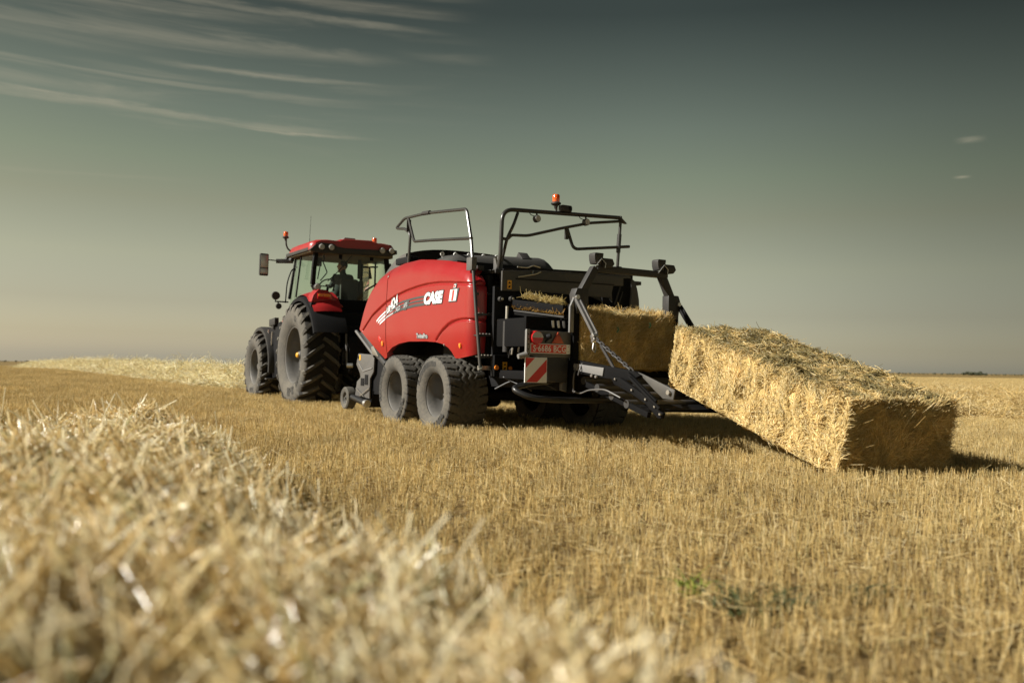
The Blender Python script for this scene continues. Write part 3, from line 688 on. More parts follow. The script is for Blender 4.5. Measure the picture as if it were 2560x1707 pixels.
# ---- chassis and chamber
def P(name, mb, mat, bevel=0.004, parent=None, **kw): return mb.build(name, mat, parent if parent is not None else baler, bevel=bevel, **kw)
mb = MB(); mb.box((-0.78, 0.2, 0.72), (0.14, 4.6, 0.22)); mb.box((0.78, 0.2, 0.72), (0.14, 4.6, 0.22))
for y in (-2.0, -0.65, 0.65, 2.3): mb.box((0, y, 0.70), (1.5, 0.16, 0.18))
P('chassis', mb, 'black')
for y in (0, 1.31): P('axle', MB().cyl((-1.25, y, 0.475), (1.25, y, 0.475), 0.075, 14), 'black')
for x in (-0.80, 0.80): P('bogie_beam', MB().bar((x, -0.15, 0.50), (x, 1.46, 0.50), 0.12, 0.16).box((x, 0.655, 0.62), (0.16, 0.4, 0.2)), 'black')
for xa in (-0.775, 0.745): P('chamber_wall', MB().prism([(-2.16, 0.80), (2.5, 0.80), (2.5, 1.95), (-0.2, 1.95), (-1.0, 1.70), (-2.16, 1.56)], 'X', xa, xa+0.03), 'black')
mb = MB(); mb.box((0, 0.15, 0.82), (1.48, 4.55, 0.05)); P('chamber_floor', mb, 'black')
mb = MB(); mb.prism([(2.2, 0.9), (2.75, 1.35), (2.35, 2.05), (1.2, 2.30), (-0.2, 2.25), (-0.2, 1.4), (1.2, 1.3)], 'X', -1.24, 1.24); P('body_shell', mb, 'black')
mb = MB(); mb.box((0, -0.62, 2.05), (2.3, 0.9, 0.05)); mb.box((0, -0.2, 1.75), (2.2, 0.05, 0.6)); P('service_platform', mb, 'char')
# knotter hood: lateral cover with slanting ends
mb = MB()
prof = [(-0.02, 2.10), (-0.02, 2.20), (0.06, 2.33), (0.16, 2.385), (0.55, 2.40), (0.85, 2.30), (0.85, 2.10)]
xs = [-1.30, -1.22, -1.05, 0.26, 0.36, 0.50]; hs = [0.25, 0.70, 0.98, 1.05, 0.97, 0.35]
Pg = np.array([[(x, y, 2.10+(z-2.10)*h+0.03*(x+1.0)) for (y, z) in prof] for x, h in zip(xs, hs)]); mb.grid(Pg)
n_ = len(prof); mb.add(Pg[0], [tuple(range(n_))]); mb.add(Pg[-1], [tuple(range(n_))])
P('knotter_hood', mb, 'hood', 0.012)
mb = MB(); mb.prism([(-0.9, 2.06), (0.0, 2.10), (0.0, 2.20), (-0.9, 2.12)], 'X', -1.29, -1.22); P('hood_side_rail', mb, 'char')
for k, (x, y) in enumerate([(-0.99, 0.75), (-0.78, 0.75), (-0.56, 0.75), (-0.32, 0.75), (-0.10, 0.75)]):
    mb = MB(); zc = 2.475+0.03*x; mb.tube([(x, y, 2.36), (x, y, zc)], 0.006, 6); ring = [(x+0.024*math.cos(q), y, zc+0.024*math.sin(q)) for q in np.linspace(0, 2*math.pi, 17)]; mb.tube(ring, 0.011, 6, False); P('tension_disc', mb, 'white', 0)
mb = MB(); mb.prism([(0.1, 2.40), (0.3, 2.40), (0.22, 2.50)], 'X', -0.05, 0.10); P('hood_vent', mb, 'char')
# front dust guard, a curved light cover ahead of the hood
ys = np.linspace(2.95, 1.85, 14); t_ = (2.95-ys)/1.1; zt_ = 2.20+0.47*np.sin(t_*math.pi/2)**0.95
P_ = np.array([[(x, y, z-0.10*abs(x)**3) for y, z in zip(ys, zt_)] for x in np.linspace(-1.06, 1.06, 15)])
mb = MB(); mb.grid(P_); Pl = np.array([[(-1.06, y, z-0.119*1.0), (-1.06, y, max(1.9, z-0.5))] for y, z in zip(ys, zt_)]); mb.grid(Pl); mb.grid(Pl*np.array([-1, 1, 1])); P('front_dust_guard', mb, 'grey', 0)
mb = MB(); mb.box((-1.10, 1.72, 2.42), (0.16, 0.5, 0.10)); P('guard_grip', mb, 'black', 0.02)

# ---- left railing and ladder
rt = 0.021
LR = [(-1.40, -1.188, 0.858), (-1.40, -1.053, 1.515), (-1.40, -0.94, 2.101), (-1.36, -0.80, 2.45), (-1.33, -0.60, 2.86), (-1.25, 0.75, 3.00), (-1.22, 1.40, 3.03), (-1.22, 1.58, 3.035), (-1.20, 1.93, 2.93), (-1.20, 1.60, 2.885), (-1.20, 1.40, 2.79), (-1.20, 1.44, 2.30)]
mb = MB(); mb.tube(arcpts(LR, 0.07), rt, 10); P('handrail', mb, 'tube', 0)
mb = MB(); mb.tube(arcpts([(-1.365, -0.82, 2.46), (-1.25, 0.6, 2.60), (-1.21, 1.24, 2.655), (-1.22, 1.44, 3.02)], 0.05), rt, 10); P('knee_rail', mb, 'tube', 0)
mb = MB(); mb.bar((-1.21, 1.44, 3.0), (-1.20, 1.46, 2.82), 0.07, 0.008, (0, 1, 0)); P('rail_plate', mb, 'char')
mb = MB(); mb.cyl((-1.262, 0.62, 2.99), (-1.245, 0.88, 3.012), 0.029, 12); P('rail_sleeve', mb, 'char', 0)
RR_ = [(-1.0, -1.209, 0.895), (-1.0, -0.989, 1.751), (-1.0, -0.916, 2.11)]
mb = MB(); mb.tube(arcpts(RR_+[(-0.97, -1.02, 2.48), (-0.885, -1.02, 2.64), (-0.81, -1.0, 2.815)], 0.08), rt*0.95, 10); P('ladder_stile', mb, 'tube', 0)
for k, z in enumerate((1.755, 1.50, 1.245, 0.985)):
    f_ = lambda pts: np.array([np.interp(z, [p[2] for p in pts], [p[i] for p in pts]) for i in range(2)])
    a = f_(LR[:3]); b = f_(RR_); mb = MB()
    vs = [(a[0], a[1]-0.02, z-0.02), (a[0], a[1]+0.11, z-0.005), (b[0], b[1]+0.13, z+0.01), (b[0], b[1]-0.02, z+0.015), (a[0], a[1]-0.02, z+0.01), (a[0], a[1]+0.11, z+0.01), (b[0], b[1]+0.13, z+0.022), (b[0], b[1]-0.02, z+0.03)]
    mb.add(vs, [(0, 1, 2, 3), (4, 7, 6, 5), (0, 4, 5, 1), (1, 5, 6, 2), (2, 6, 7, 3), (3, 7, 4, 0)]); P('ladder_rung', mb, 'tube', 0.003)
    mb = MB()
    for q in range(7): mb.box((a[0]+0.05+q*0.045, a[1]+0.03, z+0.022), (0.018, 0.03, 0.012))
    P('rung_teeth', mb, 'steel', 0)['kind'] = 'stuff'
mb = MB(); mb.cyl((-1.40, -1.19, 0.86), (-1.36, -1.12, 0.85), 0.026, 10); mb.box((-1.2, -1.16, 0.85), (0.42, 0.05, 0.05)); P('ladder_foot', mb, 'steel', 0)
mb = MB(); mb.box((-1.40, -0.90, 2.13), (0.07, 0.14, 0.16)); P('ladder_bracket', mb, 'grey'); P('ladder_bracket', MB().box((-1.02, -0.90, 2.14), (0.06, 0.14, 0.22)), 'grey')
# ---- rear guard arch
ar = 0.027
mb = MB(); mb.tube(arcpts([(-1.05, -0.95, 2.05), (-1.05, -1.0, 2.22), (-1.035, -1.0, 2.838), (0.83, -1.0, 2.925)], 0.16, 7), ar, 12); P('guard_arch', mb, 'tube', 0)
mb = MB(); mb.tube(arcpts([(-1.04, -1.0, 2.47), (-0.95, -1.0, 2.465), (-0.90, -1.0, 2.525), (-0.66, -1.0, 2.538), (-0.15, -1.0, 2.684), (0.30, -1.0, 2.80), (0.80, -1.0, 2.875)], 0.07), rt*0.95, 10); P('guard_brace', mb, 'tube', 0)
mb = MB(); mb.tube(arcpts([(-0.05, -1.0, 2.69), (0.055, -1.0, 2.43), (0.98, -1.0, 2.548)], 0.08), rt, 10); P('guard_loop', mb, 'tube', 0)
mb = MB(); mb.tube([(0.80, -1.0, 2.05), (0.785, -1.0, 2.2), (0.825, -1.0, 2.92)], rt, 10); mb.tube([(0.795, -1.0, 2.45), (0.81, -1.0, 2.70)], rt*1.45, 10); P('guard_post', mb, 'tube', 0)
mb = MB(); mb.box((0.785, -1.0, 2.16), (0.10, 0.08, 0.20)); P('post_socket', mb, 'char', 0.01)
mb = MB(); mb.prism([(0.80, 2.94), (0.80, 2.87), (0.92, 2.85)], 'Y', -1.03, -0.97); P('arch_end_plate', mb, 'char')
mb = MB(); mb.box((-0.06, -1.0, 2.63), (0.05, 0.03, 0.16)); P('loop_bracket', mb, 'char')
def arch_z(x): return 2.838+(x+1.035)/(1.865)*0.087
for x in (-0.55, 0.22):
    mb = MB(); z = arch_z(x); mb.tube([(x+0.02, -1.0, z), (x+0.02, -1.01, z-0.07)], 0.012, 8); mb.tube([(x, -1.07, z-0.10), (x, -1.01, z-0.10)], 0.046, 18, True)
    w_ = P('work_lamp', mb, 'char', 0.004)
    P('lamp_lens', MB().cyl((x, -1.071, z-0.10), (x, -1.078, z-0.10), 0.038, 18), 'clear', 0, parent=w_)
    P('lamp_cable', MB().tube(arcpts([(x, -1.02, z-0.07), (x-0.08, -1.02, z-0.055), (x-0.10, -1.02, z-0.03), (x-0.04, -1.0, z-0.01)], 0.03), 0.005, 6), 'black', 0, parent=w_)
def beacon(parent, x, y, z, s=1.0, stalk=True):
    """z = foot of the stalk"""
    mb = MB(); h = 0.13*s if stalk else 0.0
    if stalk: mb.tube([(x+0.01, y, z), (x+0.01, y, z+0.04*s), (x, y, z+0.07*s), (x, y, z+0.11*s)], [0.014*s, 0.014*s, 0.024*s, 0.034*s], 12)
    mb.tube([(x, y, z+h-0.02*s), (x, y, z+h-0.005*s), (x, y, z+h+0.012*s), (x, y, z+h+0.03*s)], [0.05*s, 0.072*s, 0.072*s, 0.045*s], 20)
    b = mb.build('beacon', 'char', parent)
    mb = MB(); mb.tube([(x, y, z+h+0.025*s), (x, y, z+h+0.05*s), (x, y, z+h+0.115*s), (x, y, z+h+0.13*s)], [0.050*s, 0.052*s, 0.052*s, 0.042*s], 24)
    mb.build('beacon_lens', 'beacon', b)
    mb = MB(); mb.tube([(x, y, z+h+0.03*s), (x, y, z+h+0.10*s)], [0.02*s, 0.014*s], 10); mb.build('beacon_core', 'steel', b)
    return b
beacon(baler, -0.235, -1.0, 2.875, 0.92)
P('sensor_box', MB().box((-0.09, -1.0, 2.945), (0.15, 0.10, 0.085)), 'char', 0.012); P('sensor_window', MB().box((-0.04, -1.052, 2.945), (0.05, 0.006, 0.05)), 'black', 0.003)

# ---- rear upper panel behind the platform
mb = MB(); yq = -1.30
mb.prism([(-1.19, 1.79), (-0.95, 1.80), (0.44, 1.80), (0.49, 1.74), (0.47, 1.86), (0.50, 1.96), (0.66, 1.97), (0.66, 2.07), (0.79, 2.08), (0.76, 2.115), (-0.70, 2.07), (-1.19, 2.03)], 'Y', yq, yq+0.03)
P('rear_upper_panel', mb, 'hood', 0.006)
mb = MB(); mb.prism([(0.78, 1.68), (0.94, 1.66), (0.93, 1.80), (0.90, 1.93), (0.86, 2.04), (0.795, 2.08), (0.80, 1.90)], 'Y', yq, yq+0.03); P('rear_side_panel', mb, 'hood', 0.006)
mb = MB(); mb.box((0.63, yq+0.10, 1.88), (0.5, 0.04, 0.5)); P('recess_back', mb, 'black')
mb = MB(); mb.bar((0.56, yq+0.05, 1.72), (0.66, yq+0.05, 2.0), 0.02, 0.02); mb.bar((0.62, yq+0.05, 1.70), (0.69, yq+0.05, 1.9), 0.015, 0.015); P('recess_lever', mb, 'char', 0)
mb = MB(); mb.bar((-1.0, yq-0.006, 1.945), (0.50, yq-0.006, 1.972), 0.012, 0.012); P('panel_seam', mb, 'black', 0)
mb = MB(); mb.bar((-1.19, yq-0.012, 2.045), (-0.70, yq-0.012, 2.085), 0.03, 0.02); mb.bar((-0.70, yq-0.012, 2.085), (0.76, yq-0.012, 2.125), 0.03, 0.02); P('panel_top_edge', mb, 'black')
mb = MB(); mb.tube(arcpts([(-0.98, yq-0.03, 1.97), (-0.90, yq-0.03, 1.985), (-0.74, yq-0.05, 2.02), (-0.66, yq-0.03, 2.055)], 0.03), 0.010, 8); mb.tube([(-0.78, yq-0.04, 2.01), (-0.77, yq-0.03, 2.06)], 0.007, 6); P('panel_handle', mb, 'steel', 0)
mb = MB(); mb.tube(arcpts([(-0.99, yq-0.02, 2.09), (-0.84, yq-0.02, 2.09), (-0.77, yq-0.03, 2.125), (-0.66, yq-0.02, 2.105)], 0.03), 0.008, 8); P('panel_latch_bar', mb, 'steel', 0)
def sticker(name, x, y, z, w, h, parent=baler):
    o = P(name, MB().box((x, y, z), (w, 0.003, h)), 'yellow', 0, parent=parent)
    mb = MB(); mb.prism([(x-w*0.32, z+h*0.12), (x+w*0.32, z+h*0.12), (x, z+h*0.36)], 'Y', y-0.0035, y-0.0028); mb.prism([(x-w*0.3, z-h*0.34), (x+w*0.1, z-h*0.34), (x+w*0.3, z-h*0.12), (x-w*0.1, z-h*0.12)], 'Y', y-0.0035, y-0.0028)
    P('sticker_mark', mb, 'black', 0, parent=o)['kind'] = 'stuff'
sticker('warning_sticker', -1.088, yq-0.004, 1.868, 0.062, 0.106)
mb = MB(); mb.prism([(-0.95, 1.74), (-0.25, 1.76), (-0.25, 1.80), (-0.80, 1.80)], 'Y', yq-0.05, yq+0.02); P('panel_lower_lip', mb, 'black', 0.004)
mb = MB(); mb.bar((-0.90, yq-0.06, 1.765), (-0.72, yq-0.06, 1.768), 0.02, 0.025); P('latch_bar', mb, 'steel', 0.003)
mb = MB(); mb.bar((-0.3, -1.6, 1.60), (0.72, -1.6, 1.62), 0.04, 0.03); P('density_bar', mb, 'steel', 0.004)
mb = MB(); mb.box((0.3, -1.55, 1.56), (0.95, 0.06, 0.05)); P('density_rail', mb, 'black', 0.004)
# pressure arm sloping towards the tail, with chaff on it
mb = MB(); mb.bar((-1.0, -1.30, 1.64), (-0.80, -2.10, 1.545), 0.10, 0.10); P('density_arm', mb, 'matblack', 0.01)
mb = MB(); mb.bar((-1.02, -1.32, 1.555), (-0.83, -2.12, 1.46), 0.025, 0.02); P('lower_rod', mb, 'yellow' if False else 'char', 0)
mb = MB(); mb.bar((-1.05, -1.35, 1.52), (-0.85, -2.12, 1.42), 0.05, 0.03); P('pressure_link', mb, 'matblack', 0.004)
# cavity between ladder and tail board
mb = MB(); mb.box((-1.0, -1.15, 1.30), (0.44, 0.05, 1.1)); mb.box((-1.18, -0.4, 1.5), (0.05, 1.2, 1.0)); P('rear_bulkhead', mb, 'black')
mb = MB(); mb.box((-0.98, -1.6, 1.28), (0.40, 0.9, 0.34)); P('hydraulic_box', mb, 'matblack', 0.02)
for a, b, c in ((-1.17, -1.22, 1.69), (-1.03, -1.24, 1.70)):
    mb = MB(); mb.tube([(a, b, c), (a, b-0.05, c)], 0.032, 18); w_ = P('roller_boss', mb, 'char', 0.004); P('boss_nut', MB().cyl((a, b-0.05, c), (a, b-0.07, c), 0.014, 6), 'steel', 0, parent=w_)
mb = MB(); mb.cyl((-1.14, -1.35, 1.05), (-1.14, -1.35, 1.42), 0.045, 16); P('cylinder_barrel', mb, 'char', 0); P('cylinder_rod', MB().cyl((-1.14, -1.35, 1.42), (-1.14, -1.35, 1.60), 0.02, 12), 'steel', 0)
for pts in ([(-1.10, -1.45, 1.40), (-1.02, -1.50, 1.44), (-1.0, -1.5, 1.30), (-1.01, -1.5, 1.10)], [(-1.16, -1.45, 0.98), (-1.16, -1.5, 1.10), (-1.05, -1.5, 1.11), (-1.03, -1.5, 1.0)], [(-1.0, -1.6, 1.20), (-0.95, -1.9, 1.12), (-0.9, -2.1, 1.15)], [(-1.2, -1.4, 0.75), (-1.1, -1.6, 0.66), (-0.95, -1.9, 0.70), (-0.9, -2.1, 0.62)], [(-1.25, -1.3, 0.60), (-1.12, -1.5, 0.72), (-0.98, -1.7, 0.60)]):
    P('hydraulic_hose', MB().tube(arcpts(pts, 0.1), 0.011, 8), 'blackgloss', 0)
for q in range(5):
    x = -1.15+0.09*q; P('hose_fitting', MB().tube([(x, -1.5, 1.02+0.03*(q % 2)), (x, -1.52, 1.10+0.03*(q % 2))], 0.013, 8), 'steel', 0)
mb = MB(); mb.box((-1.05, -1.26, 0.88), (0.42, 0.05, 0.26)); mb.box((-0.95, -1.7, 0.78), (0.5, 0.8, 0.10)); P('side_frame', mb, 'matblack', 0.01)
P('reflector', MB().cyl((-1.235, -1.29, 0.858), (-1.235, -1.305, 0.858), 0.028, 18), 'orangelens', 0); P('reflector', MB().cyl((-1.045, -1.295, 0.855), (-1.045, -1.31, 0.855), 0.022, 18), 'orangelens', 0)
sticker('warning_sticker', -1.118, -1.292, 0.875, 0.062, 0.105)
# ---- tail board with lamps and plate
yb = -2.20
mb = MB(); mb.box((-1.08, yb+0.02, 1.137), (0.62, 0.02, 0.30)); P('tail_board', mb, 'grey', 0.006)
mb = MB(); mb.box((-1.372, yb-0.004, 1.137), (0.045, 0.03, 0.32)); tb = P('board_upright', mb, 'lgrey', 0.004)
mb = MB()
for q in range(5): mb.cyl((-1.372, yb-0.02, 1.02+0.055*q), (-1.372, yb-0.024, 1.02+0.055*q), 0.008, 8)
P('bolt_holes', mb, 'black', 0, parent=tb)['kind'] = 'stuff'
mb = MB(); mb.tube([(-1.27, yb, 1.205), (-1.27, yb-0.05, 1.205)], [0.078, 0.072], 28)
tl = P('tail_lamp', mb, 'redlens', 0); mb = MB()
n = 28; vs = [(-1.27+0.075*math.cos(math.pi*k/(n-1)), yb-0.053, 1.205+0.065*math.sin(math.pi*k/(n-1))) for k in range(n)]; mb.add(vs, [tuple(range(n))]); P('clear_half', mb, 'clear', 0, parent=tl)
mb = MB(); mb.prism([(-1.05, 1.150), (-0.887, 1.150), (-0.968, 1.278)], 'Y', yb-0.008, yb+0.006); rf = P('reflector_triangle', mb, 'orangelens', 0.002, ); rf.data.materials.clear(); rf.data.materials.append(paint('triangle_red', (0.42, 0.055, 0.02), 0.35, 0.05))
pl = P('number_plate', MB().box((-1.072, yb-0.012, 1.087), (0.535, 0.006, 0.108)), 'white', 0.002)
P('plate_field', MB().box((-1.096, yb-0.0165, 1.087), (0.472, 0.002, 0.094)), 'reddecal', 0, parent=pl)
def flat_text(name, body, size, x, y, z, mat, parent, off=0.0, sx=1.0, space=1.0):
    V, Fs = text_mesh(body, size, off, 0, space, sx); mb = MB(); mb.add([(x+u, y, z+v) for u, v in V], Fs); return P(name, mb, mat, 0, parent=parent, sm=False)
flat_text('plate_lettering', 'S·6686 BCG', 0.098, -1.308, yb-0.0195, 1.054, 'white', pl, 0.0012, 0.86, 1.06)
for dz in (0.028, -0.028): P('plate_mark', MB().cyl((-0.832, yb-0.0155, 1.087+dz), (-0.832, yb-0.017, 1.087+dz), 0.007, 10), 'sgrey', 0, parent=pl)
mb = MB(); mb.tube([(-1.12, yb-0.01, 1.22), (-1.09, yb-0.05, 1.23)], 0.03, 12); mb.tube([(-1.09, yb-0.04, 1.22), (-1.16, yb-0.03, 1.16)], 0.012, 8); P('lamp_socket', mb, 'black', 0.003)
# warning board, red and white diagonals
x0, x1, z0, z1 = -1.43, -1.14, 0.705, 0.985
wb = P('warning_board', MB().box(((x0+x1)/2, yb-0.05, (z0+z1)/2), (x1-x0, 0.012, z1-z0)), 'white', 0.002)
def clip_diag(c0, c1):
    """band c0 < (x-x0)/(w) - (z-z0)/(h)  < c1 clipped to the unit square"""
    pts = [(0, 0), (1, 0), (1, 1), (0, 1)]
    def clip(pts, s, c):
        out = []
        for i in range(len(pts)):
            a, b = pts[i], pts[(i+1) % len(pts)]; fa = s*((a[0]-a[1])-c); fb = s*((b[0]-b[1])-c)
            if fa >= 0: out.append(a)
            if fa*fb < 0:
                t = fa/(fa-fb); out.append((a[0]+(b[0]-a[0])*t, a[1]+(b[1]-a[1])*t))
        return out
    return clip(clip(pts, 1, c0), -1, c1)
for c0, c1 in ((-1.0, -0.56), (0.04, 0.56)):
    pg = clip_diag(c0, c1); mb = MB(); mb.add([(x0+0.006+u*(x1-x0-0.012), yb-0.0575, z0+0.006+v*(z1-z0-0.012)) for u, v in pg], [tuple(range(len(pg)))]); P('red_diagonal', mb, 'reddecal', 0, parent=wb)
P('board_lamp', MB().tube([(-1.50, yb-0.02, 0.99), (-1.40, yb-0.03, 1.01)], [0.028, 0.040], 14), 'lgrey', 0)
P('board_arm', MB().bar((-1.40, yb+0.0, 1.0), (-0.8, yb+0.1, 0.92), 0.03, 0.03), 'black', 0)
mb = MB(); mb.prism([(-1.10, 0.72), (-0.82, 0.70), (-0.80, 0.99), (-1.12, 0.99)], 'Y', yb+0.0, yb+0.25); P('tool_box', mb, 'char', 0.03)
mb = MB(); mb.box((-0.745, yb+0.02, 1.10), (0.075, 0.14, 1.02)); P('tail_post', mb, 'matblack', 0.01)
mb = MB(); mb.box((-0.81, yb-0.03, 1.43), (0.055, 0.03, 0.30)); mb.bar((-0.81, yb-0.03, 1.57), (-0.755, yb-0.03, 1.68), 0.03, 0.055); P('post_cover', mb, 'lgrey', 0.004)
mb = MB(); mb.box((0.745, yb+0.02, 1.15), (0.075, 0.14, 1.1)); P('tail_post', mb, 'matblack', 0.01)
for q in range(3): P('chrome_strip', MB().bar((-1.0+0.075*q, yb+0.05, 1.33), (-1.01+0.075*q, yb+0.05, 1.41), 0.028, 0.01, (0, 1, 0)), 'steel', 0)
mb = MB(); mb.box((-1.08, yb+0.12, 1.36), (0.52, 0.06, 0.18)); P('chute_cylinder_cover', mb, 'matblack', 0.02)
mb = MB(); mb.tube(arcpts([(-0.82, -2.02, 0.73), (-1.20, -2.06, 0.70), (-1.53, -2.12, 0.635), (-1.36, -2.30, 0.535), (-1.0, -2.30, 0.515), (0.75, -2.30, 0.505)], 0.14, 7), 0.034, 12); P('bumper_tube', mb, 'blackgloss', 0)
for q in range(4): P('bumper_bolt', MB().cyl((-0.98+0.07*q, -2.08, 0.745), (-0.98+0.07*q, -2.12, 0.745), 0.018, 8), 'steel', 0)
mb = MB(); mb.prism([(-0.87, 0.62), (-0.80, 0.60), (-0.79, 0.80), (-0.86, 0.80)], 'Y', -2.16, -2.10); P('hook', mb, 'grey', 0.01)
# ---- portal over the chute
yp = -2.22
mb = MB(); mb.box((0.05, yp, 2.035), (1.06, 0.11, 0.075)); P('portal_beam', mb, 'char', 0.01)
for sx in (-1, 1):
    mb = MB(); mb.bar((sx*0.50+0.01, yp, 2.04), (sx*0.66, yp, 1.765), 0.09, 0.085, (0, 1, 0)); pa = P('portal_arm', mb, 'char', 0.008)
    mb = MB(); mb.prism([(sx*0.60, 1.79), (sx*0.76, 1.79), (sx*0.79, 1.72), (sx*0.76, 1.50), (sx*0.62, 1.50), (sx*0.60, 1.62)], 'Y', yp-0.05, yp+0.07); P('pivot_block', mb, 'char', 0.01)
    P('pivot_pin', MB().cyl((sx*0.76, yp-0.07, 1.685), (sx*0.76, yp+0.02, 1.685), 0.026, 12), 'steel', 0)
    for dx, dz in ((0.0, 0.07), (0.14, 0.03)):
        cx_ = sx*0.47+dx-0.03; zc = 2.08+dz
        if dx == 0: mb = MB(); mb.prism([(cx_-0.06, zc-0.02), (cx_-0.045, zc-0.07), (cx_+0.03, zc-0.07), (cx_+0.06, zc), (cx_+0.068, zc+0.06), (cx_-0.05, zc+0.06), (cx_-0.065, zc+0.04)], 'Y', yp-0.10, yp+0.02)
        else: mb = MB(); mb.prism([(cx_-0.06, zc-0.07), (cx_+0.05, zc-0.06), (cx_+0.09, zc-0.015), (cx_+0.06, zc+0.045), (cx_-0.08, zc+0.045)], 'Y', yp-0.10, yp+0.02)
        P('rear_work_lamp', mb, 'char', 0.012)
    P('lamp_guard', MB().tube([(sx*0.47-0.09, yp-0.11, 2.04), (sx*0.47-0.01, yp-0.12, 2.14), (sx*0.47+0.06, yp-0.11, 2.09), (sx*0.47+0.05, yp-0.11, 2.04)], 0.006, 6), 'steel', 0)
    # chain strut from the pivot down to the chute
    x = sx*0.765
    mb = MB(); mb.bar((x, -2.25, 1.67), (x, -2.60, 1.262), 0.035, 0.035); mb.bar((x+0.03, -2.27, 1.67), (x+0.03, -2.63, 1.262), 0.02, 0.035); P('strut_bar', mb, 'grey' if sx < 0 else 'black', 0.004)
    mb = MB(); mb.box((x, -2.62, 1.235), (0.07, 0.05, 0.06), (0.8, 0, 0)); mb.tube([(x-0.03, -2.64, 1.20), (x+0.04, -2.64, 1.20)], 0.02, 8); mb.box((x, -2.60, 1.19), (0.035, 0.04, 0.05)); P('strut_clevis', mb, 'steel', 0.004)
    mb = MB(); mb.tube(arcpts([(x, -2.61, 1.17), (x-0.02, -2.62, 1.08), (x+0.01, -2.63, 1.05), (x+0.025, -2.62, 1.10), (x+0.01, -2.61, 1.17)], 0.02), 0.007, 6); P('shackle', mb, 'steel', 0)
    a0 = Vector((x, -2.64, 1.21)); b0 = Vector((x, -3.30, 0.86)); nl_ = 13
    for q in range(nl_):
        c0 = a0.lerp(b0, (q+0.5)/nl_); d = (b0-a0).normalized(); sd = Vector((1, 0, 0)) if q % 2 else d.cross(Vector((1, 0, 0))).normalized(); Lh, wh = 0.042, 0.018
        ring = [c0+d*(Lh*math.copysign(min(1, abs(math.cos(t))*1.15), math.cos(t)))+sd*(wh*math.sin(t)) for t in np.linspace(0, 2*math.pi, 13)]
        P('chain_link', MB().tube(ring, 0.0085, 6, False), 'char', 0)
    mb = MB(); mb.bar((x, -2.74, 1.135), (x, -3.08, 0.79), 0.022, 0.03); P('strut_link', mb, 'char', 0.003)
    # chute side beam, arm and wing
    mb = MB(); mb.prism([(-2.22, 0.83), (-2.22, 0.975), (-2.45, 0.955), (-3.35, 0.86), (-3.46, 0.82), (-3.30, 0.765), (-2.9, 0.775)], 'X', x-0.03, x+0.03); P('chute_side', mb, 'matblack', 0.005)
    if sx < 0:
        mb = MB(); mb.prism([(-2.30, 0.855), (-2.30, 0.93), (-2.86, 0.888), (-2.84, 0.80)], 'X', x-0.045, x-0.032); cp_ = P('chute_plate', mb, 'lgrey', 0.003)
        for yv, zv in ((-2.66, 0.80), (-2.74, 0.79), (-2.34, 0.90)): P('plate_bolt', MB().cyl((x-0.045, yv, zv), (x-0.065, yv, zv), 0.016, 8), 'steel', 0, parent=cp_)
    mb = MB(); mb.prism([(-3.02, 0.80), (-3.18, 0.79), (-3.55, 0.64), (-3.87, 0.46), (-3.84, 0.405), (-3.79, 0.41), (-3.60, 0.54), (-3.36, 0.635), (-3.08, 0.72)], 'X', x-0.075, x-0.035); P('chute_arm', mb, 'matblack', 0.006)
    for yv, zv in ((-3.12, 0.775), (-3.40, 0.67), (-3.62, 0.585), (-3.76, 0.52), (-3.84, 0.45)): P('arm_bolt', MB().cyl((x-0.075, yv, zv), (x-0.095, yv, zv), 0.012, 8), 'steel', 0)
    mb = MB(); mb.bar((x-0.06, -3.30, 0.83), (x-0.06, -3.75, 0.56), 0.03, 0.05); mb.tube([(x-0.09, -3.36, 0.80), (x-0.09, -3.84, 0.50)], 0.018, 8); P('lift_link', mb, 'matblack', 0.004)
    mb = MB(); mb.prism([(-3.38, 0.855), (-3.48, 0.83), (-3.95, 0.69), (-3.93, 0.595), (-3.78, 0.60), (-3.66, 0.67)], 'X', x+0.0, x+0.012); wg = P('chute_wing', mb, 'hood', 0.003)
    P('wing_pin', MB().cyl((x, -3.88, 0.665), (x-0.03, -3.88, 0.665), 0.024, 12), 'steel', 0, parent=wg)
for k in range(4):
    y = -2.38-0.26*k; z = 0.80-0.075*k; P('chute_roller', MB().cyl((-0.73, y, z-0.06), (0.73, y, z-0.06), 0.045, 16), 'char', 0)
mb = MB(); mb.bar((-0.70, -2.25, 0.74), (-0.70, -3.50, 0.42), 0.05, 0.06); mb.bar((0.70, -2.25, 0.72), (0.70, -3.30, 0.44), 0.05, 0.06); mb.bar((-0.72, -3.30, 0.47), (0.72, -3.30, 0.44), 0.05, 0.05); P('chute_frame', mb, 'matblack', 0.005)
P('chute_ramp', MB().prism([(-3.12, 0.53), (-3.42, 0.465), (-3.42, 0.440), (-3.12, 0.505)], 'X', -0.72, 0.72), 'matblack', 0.004)
for pts in ([(-0.78, -2.32, 0.90), (-0.85, -2.36, 0.80), (-0.83, -2.33, 0.68), (-0.80, -2.3, 0.60)], [(-0.80, -2.28, 0.62), (-0.82, -2.45, 0.59), (-0.82, -2.6, 0.64), (-0.82, -2.9, 0.66), (-0.80, -3.15, 0.58)], [(-0.79, -2.44, 0.93), (-0.84, -2.46, 0.86), (-0.83, -2.42, 0.80)]):
    P('chute_hose', MB().tube(arcpts(pts, 0.08), 0.009, 8), 'grey', 0)
